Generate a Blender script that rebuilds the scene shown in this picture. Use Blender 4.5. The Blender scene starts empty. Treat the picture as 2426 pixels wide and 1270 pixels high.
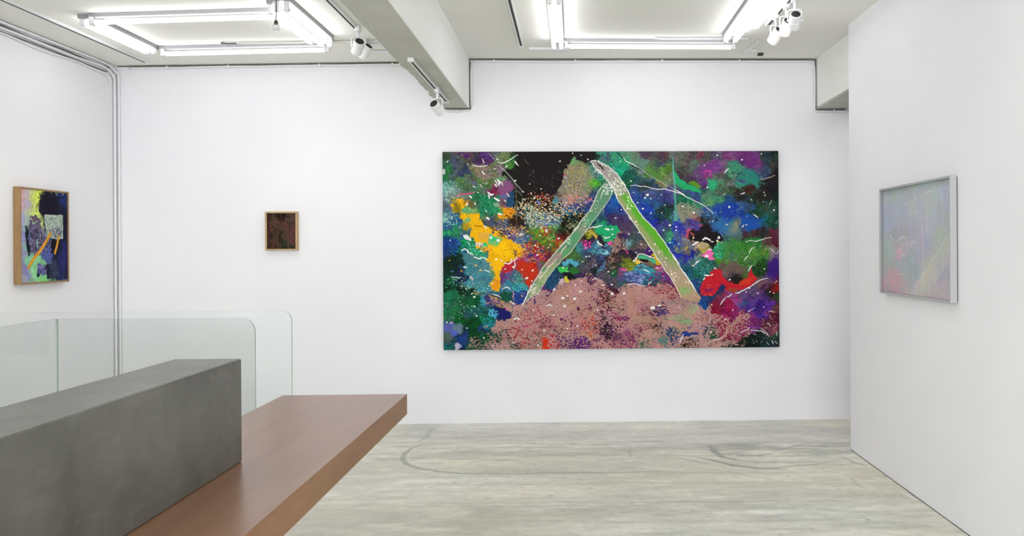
import bpy, bmesh, math
from mathutils import Vector, Matrix
import numpy as np

# ================================================================ camera, exposure, world
scene = bpy.context.scene
COL = scene.collection
F, PX, PY, EYE = 2000.0, 1414.0, 590.0, 1.45          # focal length and principal point in pixels of the 2426x1270 frame
TH, RHO = math.atan(54 / 2000), 0.006                 # yaw to the right, slight roll
cam_data = bpy.data.cameras.new('camera'); cam = bpy.data.objects.new('camera', cam_data); COL.objects.link(cam)
cam_data.sensor_fit = 'HORIZONTAL'; cam_data.sensor_width = 36.0; cam_data.lens = 36.0 * F / 2426
cam_data.shift_x = (1213 - PX) / 2426; cam_data.shift_y = (PY - 635) / 2426
fw = Vector((math.sin(TH), math.cos(TH), 0)); rt = Vector((math.cos(TH), -math.sin(TH), 0)); up = Vector((0, 0, 1))
r2 = rt * math.cos(RHO) - up * math.sin(RHO); u2 = up * math.cos(RHO) + rt * math.sin(RHO)
m = Matrix((r2, u2, -fw)).transposed().to_4x4(); m.translation = (0, 0, EYE); cam.matrix_world = m
cam_data.clip_start = 0.05
scene.camera = cam
scene.view_settings.view_transform = 'Standard'; scene.view_settings.look = 'None'
scene.view_settings.exposure = 1.18; scene.view_settings.gamma = 1.0; scene.view_settings.use_curve_mapping = False
fill_panel = bpy.data.lights.new('fill_daylight', 'AREA'); fill_panel.shape = 'RECTANGLE'; fill_panel.size = 5.6; fill_panel.size_y = 2.3; fill_panel.energy = 150; fill_panel.color = (.95, .945, 1.0)
so = bpy.data.objects.new('fill_daylight', fill_panel); COL.objects.link(so); so.location = (-.4, -3.5, 1.45); so.rotation_euler = (math.radians(90), 0, 0)   # fill light added behind the camera, at an invented street window
world = bpy.data.worlds.new('world'); scene.world = world; world.use_nodes = True
world.node_tree.nodes['Background'].inputs[0].default_value = (0.8, 0.85, 0.9, 1); world.node_tree.nodes['Background'].inputs[1].default_value = 0.3
TUBE = 3.3          # emission strength of the fluorescent tubes

# measuring helpers: the room position that a point of the photograph has on a known plane
def ray(px, py):
    dx, dy = px - PX, py - PY; a = dx * math.cos(RHO) - dy * math.sin(RHO); b = dx * math.sin(RHO) + dy * math.cos(RHO)
    return (math.cos(TH) * a + math.sin(TH) * F, -math.sin(TH) * a + math.cos(TH) * F, -b)
def on_x(px, py, X): d = ray(px, py); t = X / d[0]; return Vector((X, d[1] * t, EYE + d[2] * t))
def on_y(px, py, Y): d = ray(px, py); t = Y / d[1]; return Vector((d[0] * t, Y, EYE + d[2] * t))
def on_z(px, py, Z): d = ray(px, py); t = (Z - EYE) / d[2]; return Vector((d[0] * t, d[1] * t, Z))

# room dimensions (metres)
XL, XR, XFAR, YB, YN, YP = -3.78, 1.975, 3.6, 7.08, -3.2, 6.0
HR = 3.045                                              # ceiling height of the right bay
def HL(x): return 2.985 + (x - XL) * 0.0145             # the left bay's ceiling sags a little to the left
def ceil_z(x): return HL(x) if x < -1.0 else HR

# ================================================================ mesh helpers
def newobj(name, bm, mat=None, parent=None, smooth=False, loc=None):
    me = bpy.data.meshes.new(name)
    bmesh.ops.recalc_face_normals(bm, faces=bm.faces); bm.to_mesh(me); bm.free()
    if mat: me.materials.append(mat)
    if smooth:
        for p in me.polygons: p.use_smooth = True
    o = bpy.data.objects.new(name, me); COL.objects.link(o)
    if parent is not None: o.parent = parent
    if loc is not None: o.location = loc
    return o
def tag(o, label=None, cat=None, group=None, kind=None):
    if label: o['label'] = label
    if cat: o['category'] = cat
    if group: o['group'] = group
    if kind: o['kind'] = kind
    return o
def thing(name, loc, label, cat, group=None, rot=(0, 0, 0)):
    o = bpy.data.objects.new(name, None); COL.objects.link(o); o.location = loc; o.rotation_euler = rot; o.empty_display_size = .1
    return tag(o, label, cat, group)
def box(bm, x0, y0, z0, x1, y1, z1, bev=0, seg=2):
    r = bmesh.ops.create_cube(bm, size=1.0, matrix=Matrix.Translation(((x0 + x1) / 2, (y0 + y1) / 2, (z0 + z1) / 2)) @ Matrix.Diagonal((x1 - x0, y1 - y0, z1 - z0, 1)))
    if bev:
        es = list({e for v in r['verts'] for e in v.link_edges}); bmesh.ops.bevel(bm, geom=es, offset=bev, segments=seg, profile=.5, affect='EDGES')
    return r
def boxbm(*a, **k): bm = bmesh.new(); box(bm, *a, **k); return bm
def cyl(bm, p, q, r0, r1=None, seg=20, caps=True):
    p, q = Vector(p), Vector(q); d = q - p; L = d.length
    M = Matrix.Translation((p + q) / 2) @ d.to_track_quat('Z', 'Y').to_matrix().to_4x4()
    return bmesh.ops.create_cone(bm, cap_ends=caps, segments=seg, radius1=r0, radius2=r0 if r1 is None else r1, depth=L, matrix=M)
def lathe(bm, prof, M=Matrix(), seg=24):
    rings = []
    for (r, z) in prof:
        rings.append([bm.verts.new(M @ Vector((r * math.cos(a), r * math.sin(a), z))) for a in (2 * math.pi * i / seg for i in range(seg))])
    for a, b in zip(rings, rings[1:]):
        for i in range(seg): bm.faces.new((a[i], a[(i + 1) % seg], b[(i + 1) % seg], b[i]))
    return rings
def sweep(bm, pts, r, seg=8):
    """round tube through points"""
    pts = [Vector(p) for p in pts]; rings = []
    ref = Vector((0.13, 0.31, 0.94)).normalized()
    for i, p in enumerate(pts):
        d = ((pts[min(i + 1, len(pts) - 1)] - p).normalized() + (p - pts[max(i - 1, 0)]).normalized()).normalized()
        a = d.cross(ref).normalized() if abs(d.dot(ref)) < .98 else d.cross(Vector((1, 0, 0))).normalized(); b = d.cross(a)
        rings.append([bm.verts.new(p + (a * math.cos(t) + b * math.sin(t)) * r) for t in (2 * math.pi * k / seg for k in range(seg))])
    for A, B in zip(rings, rings[1:]):
        for k in range(seg): bm.faces.new((A[k], A[(k + 1) % seg], B[(k + 1) % seg], B[k]))
    bm.faces.new(rings[0]); bm.faces.new(rings[-1])
def smooth_path(pts, n=8):
    """Catmull-Rom through points"""
    P = [Vector(p) for p in pts]; P = [P[0] * 2 - P[1]] + P + [P[-1] * 2 - P[-2]]; out = []
    for i in range(1, len(P) - 2):
        for k in range(n):
            t = k / n; a, b, c, d = P[i - 1], P[i], P[i + 1], P[i + 2]
            out.append(.5 * ((2 * b) + (c - a) * t + (2 * a - 5 * b + 4 * c - d) * t * t + (3 * b - a - 3 * c + d) * t ** 3))
    out.append(P[-2]); return out

# ================================================================ materials
def lin(c): return c / 12.92 if c <= .04045 else ((c + .055) / 1.055) ** 2.4
def srgb(h, k=1.0): return tuple(min(1, lin(int(h[i:i+2], 16) / 255) * k) for i in (0, 2, 4)) + (1,)
class NT:
    def __init__(s, name, rough=.6, spec=.5, metal=0):
        s.m = bpy.data.materials.new(name); s.m.use_nodes = True; s.t = s.m.node_tree; s.b = s.t.nodes['Principled BSDF']
        s.b.inputs['Roughness'].default_value = rough; s.b.inputs['Specular IOR Level'].default_value = spec; s.b.inputs['Metallic'].default_value = metal
    def n(s, kind, **k):
        o = s.t.nodes.new(kind)
        for a, v in k.items():
            if a in o.inputs.keys(): o.inputs[a].default_value = v
            else: setattr(o, a, v)
        return o
    def l(s, a, b): s.t.links.new(a, b)
    def noise(s, scale, detail=4, stretch=(1, 1, 1), dist=0, rough=.5):
        tc = s.n('ShaderNodeTexCoord'); mp = s.n('ShaderNodeMapping'); mp.inputs['Scale'].default_value = stretch; s.l(tc.outputs['Object'], mp.inputs['Vector'])
        o = s.n('ShaderNodeTexNoise', Scale=scale, Detail=detail, Distortion=dist, Roughness=rough); s.l(mp.outputs[0], o.inputs['Vector']); return o.outputs['Fac']
    def ramp(s, fac, stops):
        r = s.n('ShaderNodeValToRGB'); e = r.color_ramp.elements
        while len(e) < len(stops): e.new(.5)
        for q, (p, c) in zip(e, stops): q.position = p; q.color = c
        s.l(fac, r.inputs[0]); return r.outputs[0]
    def mix(s, a, b, fac, mode='MIX'):
        m_ = s.n('ShaderNodeMix', data_type='RGBA', blend_type=mode)
        for v, i in ((fac, 0), (a, 6), (b, 7)):
            if hasattr(v, 'is_output'): s.l(v, m_.inputs[i])
            else: m_.inputs[i].default_value = v
        return m_.outputs[2]
    def bump(s, h, dist, strength=1):
        b = s.n('ShaderNodeBump', Distance=dist, Strength=strength); s.l(h, b.inputs['Height']); s.l(b.outputs[0], s.b.inputs['Normal'])
    def base(s, c):
        if hasattr(c, 'is_output'): s.l(c, s.b.inputs['Base Color'])
        else: s.b.inputs['Base Color'].default_value = c
        return s.m
def plain(name, h, rough=.5, spec=.5, metal=0): return NT(name, rough, spec, metal).base(srgb(h))

def mk_plaster(name, c0, c1, bumpd=.0015):
    t = NT(name, .75, .25); n = t.noise(1.3, 5); t.bump(t.noise(28, 4), bumpd, .5)
    return t.base(t.ramp(n, [(.3, srgb(c0)), (.7, srgb(c1))]))
M_WALL = mk_plaster('white_plaster_paint', 'eeeef1', 'f3f3f5')
M_CEIL = mk_plaster('painted_rough_concrete', 'efefe7', 'f6f6ef', .004)
M_BEAM = mk_plaster('painted_beam_concrete', 'f6f6f2', 'fafaf6', .006)
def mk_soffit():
    t = NT('beam_soffit_grey', .8, .2); a = t.noise(3, 6); b = t.noise(60, 3)
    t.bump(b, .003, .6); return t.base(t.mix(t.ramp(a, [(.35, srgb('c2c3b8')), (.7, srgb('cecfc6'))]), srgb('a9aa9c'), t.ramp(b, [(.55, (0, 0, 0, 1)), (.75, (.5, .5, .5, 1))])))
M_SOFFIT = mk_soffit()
def mk_concrete():
    t = NT('dark_cast_concrete', .38, .6); a = t.noise(5, 10, (1, 1, 1), .3, .62); b = t.noise(14, 8, (1, .6, 1.6), .5, .65); c = t.noise(260, 3)
    col = t.ramp(a, [(.30, srgb('4e4e48')), (.5, srgb('5e5e57')), (.7, srgb('6d6c65'))]); col = t.mix(col, srgb('86847f'), t.ramp(b, [(.52, (0, 0, 0, 1)), (.8, (.45, .45, .45, 1))]))
    col = t.mix(col, srgb('42423d'), t.ramp(c, [(.45, (0, 0, 0, 1)), (.75, (.5, .5, .5, 1))])); t.bump(b, .0015, .3); return t.base(col)
M_CONC = mk_concrete()
def mk_wood(name, c0, c1, rough, stretch, spec=.5):
    t = NT(name, rough, spec); g = t.noise(9, 6, stretch, .2, .6); f = t.noise(45, 3, stretch)
    col = t.ramp(g, [(.3, srgb(c0)), (.7, srgb(c1))]); col = t.mix(col, srgb(c0), t.ramp(f, [(.4, (0, 0, 0, 1)), (.75, (.5, .5, .5, 1))])); return t.base(col)

def mk_desk():
    t = NT('desk_veneer', .276, .9); g = t.noise(5, 3, (4, .3, 1), .1, .5); return t.base(t.ramp(g, [(.3, srgb('845c43')), (.7, srgb('906a4f'))]))
M_DESK = mk_desk()
M_EDGE = mk_wood('desk_edge_veneer', '8a6448', '9a7454', .5, (1, .3, 2), .3)
M_FRAME1 = mk_wood('oak_frame', '8c6c46', 'a5855a', .5, (3, 3, .5))
M_FRAME2 = mk_wood('pale_oak_frame', 'b09468', 'c4a87c', .5, (3, 3, .5))
M_WHITEF = plain('pale_grey_metal_frame', 'b4b4b6', .45)
M_WMET = plain('white_enamel', 'e8e8e8', .35); M_BATTEN = plain('batten_enamel', '949498', .5); M_BLACK = plain('black_plastic', '161616', .5); M_DARK = plain('dark_rubber', '40403a', .8); M_CABLE_SHADE = plain('cable_and_shadow_line_grey', '6c6c64', .8)  # the cable grey also serves the strands drawn as shadow lines
M_PVC = plain('white_conduit', 'e8e8e8', .5); M_PVC2 = plain('painted_conduit_white', 'eeeef0', .6, .3); M_OLD = plain('conduit_off_white', 'd8d8d2', .6, .3); M_STEEL = plain('steel', '9a9a98', .3, .5, 1.0); M_CANVAS_SIDE = plain('canvas_edge_dark', '1e2a2a', .7); M_BACK = plain('backing_board', '4b4d4b', .7)
def emis(name, col, s_):
    t = NT(name); t.b.inputs['Base Color'].default_value = (.9, .9, .9, 1); t.b.inputs['Emission Color'].default_value = col + (1,); t.b.inputs['Emission Strength'].default_value = s_; return t.m
M_TUBE = emis('fluorescent_tube_glow', (0.96, 0.955, 1.0), TUBE); M_LENS = emis('halogen_lamp_glow', (1.0, .82, .6), 30)
def mk_glass(name, tint, refl=1.0):
    m_ = bpy.data.materials.new(name); m_.use_nodes = True; t = m_.node_tree; t.nodes.clear(); o = t.nodes.new('ShaderNodeOutputMaterial'); tr = t.nodes.new('ShaderNodeBsdfTransparent'); tr.inputs[0].default_value = tint + (1,)
    gl = t.nodes.new('ShaderNodeBsdfGlossy'); gl.inputs['Roughness'].default_value = .02; fr = t.nodes.new('ShaderNodeFresnel'); fr.inputs[0].default_value = 1.45; mx = t.nodes.new('ShaderNodeMixShader')
    mt = t.nodes.new('ShaderNodeMath'); mt.operation = 'MULTIPLY'; mt.inputs[1].default_value = 1.75 * refl; mt.use_clamp = True
    ge = t.nodes.new('ShaderNodeNewGeometry'); sb = t.nodes.new('ShaderNodeMath'); sb.operation = 'SUBTRACT'; sb.inputs[0].default_value = 1; t.links.new(ge.outputs['Backfacing'], sb.inputs[1]); m2 = t.nodes.new('ShaderNodeMath'); m2.operation = 'MULTIPLY'
    t.links.new(fr.outputs[0], m2.inputs[0]); t.links.new(sb.outputs[0], m2.inputs[1]); t.links.new(m2.outputs[0], mt.inputs[0]); t.links.new(mt.outputs[0], mx.inputs[0]); t.links.new(tr.outputs[0], mx.inputs[1]); t.links.new(gl.outputs[0], mx.inputs[2]); t.links.new(mx.outputs[0], o.inputs[0]); return m_
M_GLASS = mk_glass('rail_glass', (.984, .997, .992), .5); M_GEDGE = NT('rail_glass_edge', .25, .5).base(srgb('a9b8b0')); M_GLAZE = mk_glass('picture_glazing', (.99, .99, .995), .72); M_BULB = mk_glass('clear_bulb_glass', (.9, .92, .93), 2.5)
def mk_paint(name, rough=.7, gain=1.0, spec=.06):
    t = NT(name, rough, spec); a = t.n('ShaderNodeAttribute', attribute_name='paint'); m_ = t.n('ShaderNodeMix', data_type='RGBA', blend_type='MULTIPLY'); m_.inputs[0].default_value = 1; m_.inputs[7].default_value = (gain, gain, gain, 1)
    t.l(a.outputs['Color'], m_.inputs[6]); t.bump(t.noise(160, 3), .0006, .4); return t.base(m_.outputs[2])

def to_lin(C): return np.where(C <= .04045, C / 12.92, ((C + .055) / 1.055) ** 2.4)
def canvas_mesh(name, cv, org, ux, uy, mat, parent=None):
    """turn a painted Canvas into a finely divided flat mesh; org is the room position of its top left corner, ux/uy its full width and height vectors"""
    H, W = cv.H, cv.W; a = np.linspace(0, 1, W); b = np.linspace(0, 1, H); A, B = np.meshgrid(a, b)
    co = np.array(org)[None, None] + A[..., None] * np.array(ux) + B[..., None] * np.array(uy)
    idx = np.arange(H * W).reshape(H, W); q = np.stack([idx[:-1, :-1], idx[1:, :-1], idx[1:, 1:], idx[:-1, 1:]], -1).reshape(-1, 4)
    me = bpy.data.meshes.new(name); me.vertices.add(H * W); me.vertices.foreach_set('co', co.reshape(-1).astype(np.float32))
    n = len(q); me.loops.add(n * 4); me.loops.foreach_set('vertex_index', q.reshape(-1).astype(np.int32)); me.polygons.add(n); me.polygons.foreach_set('loop_start', np.arange(0, n * 4, 4, dtype=np.int32))
    me.update(calc_edges=True)
    at = me.color_attributes.new('paint', 'FLOAT_COLOR', 'POINT'); C = np.ones((H * W, 4), np.float32); C[:, :3] = to_lin(np.clip(cv.C, 0, 1)).reshape(-1, 3); at.data.foreach_set('color', C.reshape(-1))
    me.materials.append(mat); o = bpy.data.objects.new(name, me); COL.objects.link(o)
    if parent is not None: o.parent = parent
    return o

# ---------------------------------------------------------------- paint engine (colour per vertex of a fine canvas grid)
def hexc(h):
    return np.array([int(h[i:i+2], 16) / 255 for i in (0, 2, 4)])
class Canvas:
    """Paints strokes on a canvas measured in its own units (x right, y down)."""
    def __init__(s, x0, y0, x1, y1, ppu, seed):
        s.thin = False; s.rng = np.random.default_rng(seed); s.x0, s.y0, s.k = x0, y0, ppu
        s.W = int(round((x1 - x0) * ppu)) + 1; s.H = int(round((y1 - y0) * ppu)) + 1
        s.X, s.Y = np.meshgrid(x0 + np.arange(s.W) / ppu, y0 + np.arange(s.H) / ppu)
        s.C = np.zeros((s.H, s.W, 3))
        s.n1 = s.noise(26, 3); s.n2 = s.noise(26, 3); s.f1 = s.noise(7, 3); s.f2 = s.noise(7, 3); s.g = s.noise(2.6, 2); s.h = s.noise(3.4, 2)
    def noise(s, size, octv=1, sx=1.0, sy=1.0):
        out = 0; amp = 1; tot = 0
        for o in range(octv):
            sz = size / 2 ** o; w = int(s.W / s.k / (sz * sx)) + 4; h = int(s.H / s.k / (sz * sy)) + 4
            g = s.rng.uniform(-1, 1, (h, w)); x = np.arange(s.W) / s.k / (sz * sx) + s.rng.random(); y = np.arange(s.H) / s.k / (sz * sy) + s.rng.random()
            xi = x.astype(int); yi = y.astype(int); fx = x - xi; fy = y - yi; fx = fx * fx * (3 - 2 * fx); fy = fy * fy * (3 - 2 * fy)
            r0 = g[yi][:, xi] * (1 - fx) + g[yi][:, xi + 1] * fx; r1 = g[yi + 1][:, xi] * (1 - fx) + g[yi + 1][:, xi + 1] * fx
            out = out + amp * (r0 * (1 - fy)[:, None] + r1 * fy[:, None]); tot += amp * .6; amp *= .55
        return out / tot
    def seeds(s, txt, warp=9, p=5.0):
        P = [t.split(',') for t in txt.split()]
        xs = np.array([float(t[0]) for t in P]); ys = np.array([float(t[1]) for t in P]); cs = np.array([hexc(t[2]) for t in P])
        wx = s.X + warp * s.n1 + warp * .55 * s.f1; wy = s.Y + warp * s.n2 + warp * .55 * s.f2
        out = np.zeros_like(s.C)
        for r in range(0, s.H, 16):
            a, b = wx[r:r+16].ravel(), wy[r:r+16].ravel()
            m = (np.abs(ys - s.y0 - r / s.k) < 90) if len(ys) > 120 else np.ones(len(ys), bool)
            d = (a[:, None] - xs[m]) ** 2 + (b[:, None] - ys[m]) ** 2 + 4
            w = d ** (-p / 2)
            out[r:r+16] = ((w @ cs[m]) / w.sum(1)[:, None]).reshape(out[r:r+16].shape)
        s.C = out
    def box(s, x0, y0, x1, y1):
        a = max(0, int((x0 - s.x0) * s.k)); b = min(s.W, int((x1 - s.x0) * s.k) + 2); c = max(0, int((y0 - s.y0) * s.k)); d = min(s.H, int((y1 - s.y0) * s.k) + 2)
        return slice(c, max(c, d)), slice(a, max(a, b))
    def put(s, sl, m, col, tex=0):
        col = hexc(col) if isinstance(col, str) else col
        if tex: m = m * np.clip(.5 + tex * s.g[sl] + (1 - tex) * .5, 0, 1)
        s.C[sl] = s.C[sl] * (1 - m[..., None]) + col * m[..., None]
    def blob(s, x, y, rx, ry, col, ang=0, rough=.35, soft=.25, tex=0):
        R = max(rx, ry) * (1.3 + rough); sl = s.box(x - R, y - R, x + R, y + R)
        c, q = np.cos(np.radians(ang)), np.sin(np.radians(ang)); dx, dy = s.X[sl] - x, s.Y[sl] - y
        r = np.hypot((dx * c + dy * q) / rx, (-dx * q + dy * c) / ry) + rough * .6 * (s.f1[sl] + .7 * s.g[sl])
        s.put(sl, np.clip((1 - r) / soft + .5, 0, 1), col, tex)
    def inside(s, pts, sl, warp=0):
        X = s.X[sl] + warp * (s.f1[sl] + .6 * s.g[sl]); Y = s.Y[sl] + warp * (s.f2[sl] + .6 * s.h[sl]); ins = np.zeros(X.shape, bool); n = len(pts)
        for i in range(n):
            (x1, y1), (x2, y2) = pts[i], pts[(i + 1) % n]
            if y1 == y2: continue
            ins ^= ((Y < y1) != (Y < y2)) & (X < (x2 - x1) * (Y - y1) / (y2 - y1) + x1)
        return ins
    def poly(s, txt, col, warp=2.5, tex=0, op=1.0):
        pts = P2(txt); xs = [p[0] for p in pts]; ys = [p[1] for p in pts]; w = warp * 3 + 2
        sl = s.box(min(xs) - w, min(ys) - w, max(xs) + w, max(ys) + w)
        s.put(sl, s.inside(pts, sl, warp).astype(float) * op, col, tex); return sl
    def line(s, txt, w, col='eeeeea', wob=0, taper=.5, op=1.0):
        pts = P2(txt) if isinstance(txt, str) else txt; n = len(pts) - 1; w = w * .8 if isinstance(txt, str) and w > 1.2 and s.thin else w
        for i in range(n):
            (x1, y1), (x2, y2) = pts[i], pts[i + 1]; sl = s.box(min(x1, x2) - w - 3, min(y1, y2) - w - 3, max(x1, x2) + w + 3, max(y1, y2) + w + 3)
            X = s.X[sl] + wob * s.f1[sl]; Y = s.Y[sl] + wob * s.f2[sl]; L = (x2 - x1) ** 2 + (y2 - y1) ** 2 + 1e-9
            t = np.clip(((X - x1) * (x2 - x1) + (Y - y1) * (y2 - y1)) / L, 0, 1); T = (i + t) / n
            ww = w / 2 * (1 - taper * np.abs(2 * T - 1) ** 2)
            s.put(sl, np.clip((ww - np.hypot(X - x1 - t * (x2 - x1), Y - y1 - t * (y2 - y1))) * s.k * .9 + .6, 0, 1) * op, col)
    def dots(s, x0, y0, x1, y1, n, cols, size=(.6, 1.6), elong=1.6, ang=None, round_=True):
        for i in range(n):
            if round_:
                a = s.rng.uniform(0, 6.283); r = s.rng.random() ** .6; x = (x0 + x1) / 2 + (x1 - x0) / 2 * r * np.cos(a); y = (y0 + y1) / 2 + (y1 - y0) / 2 * r * np.sin(a)
            else: x = s.rng.uniform(x0, x1); y = s.rng.uniform(y0, y1)
            z = s.rng.uniform(*size); a = s.rng.uniform(0, 3.14) if ang is None else np.radians(ang) + s.rng.normal(0, .35)
            e = z * s.rng.uniform(0, elong); s.line([(x - e * np.cos(a), y - e * np.sin(a)), (x + e * np.cos(a), y + e * np.sin(a))], z * 1.7, cols[s.rng.integers(len(cols))], taper=.2)
    def lace(s, x0, y0, x1, y1, col, thr, field, warp=2, soft=.15, op=1.0):
        """small worm-shaped flecks of colour where a noise field is high, inside an ellipse"""
        sl = s.box(x0, y0, x1, y1); r = np.hypot((s.X[sl] - (x0 + x1) / 2) / ((x1 - x0) / 2), (s.Y[sl] - (y0 + y1) / 2) / ((y1 - y0) / 2)) + .25 * s.f2[sl]
        s.put(sl, np.clip((field[sl] - thr - np.clip(r - .7, 0, 9) * 1.5) / soft, 0, 1) * op, col)
def P2(t): return [tuple(float(v) for v in q.split(',')) for q in t.split()]
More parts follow.
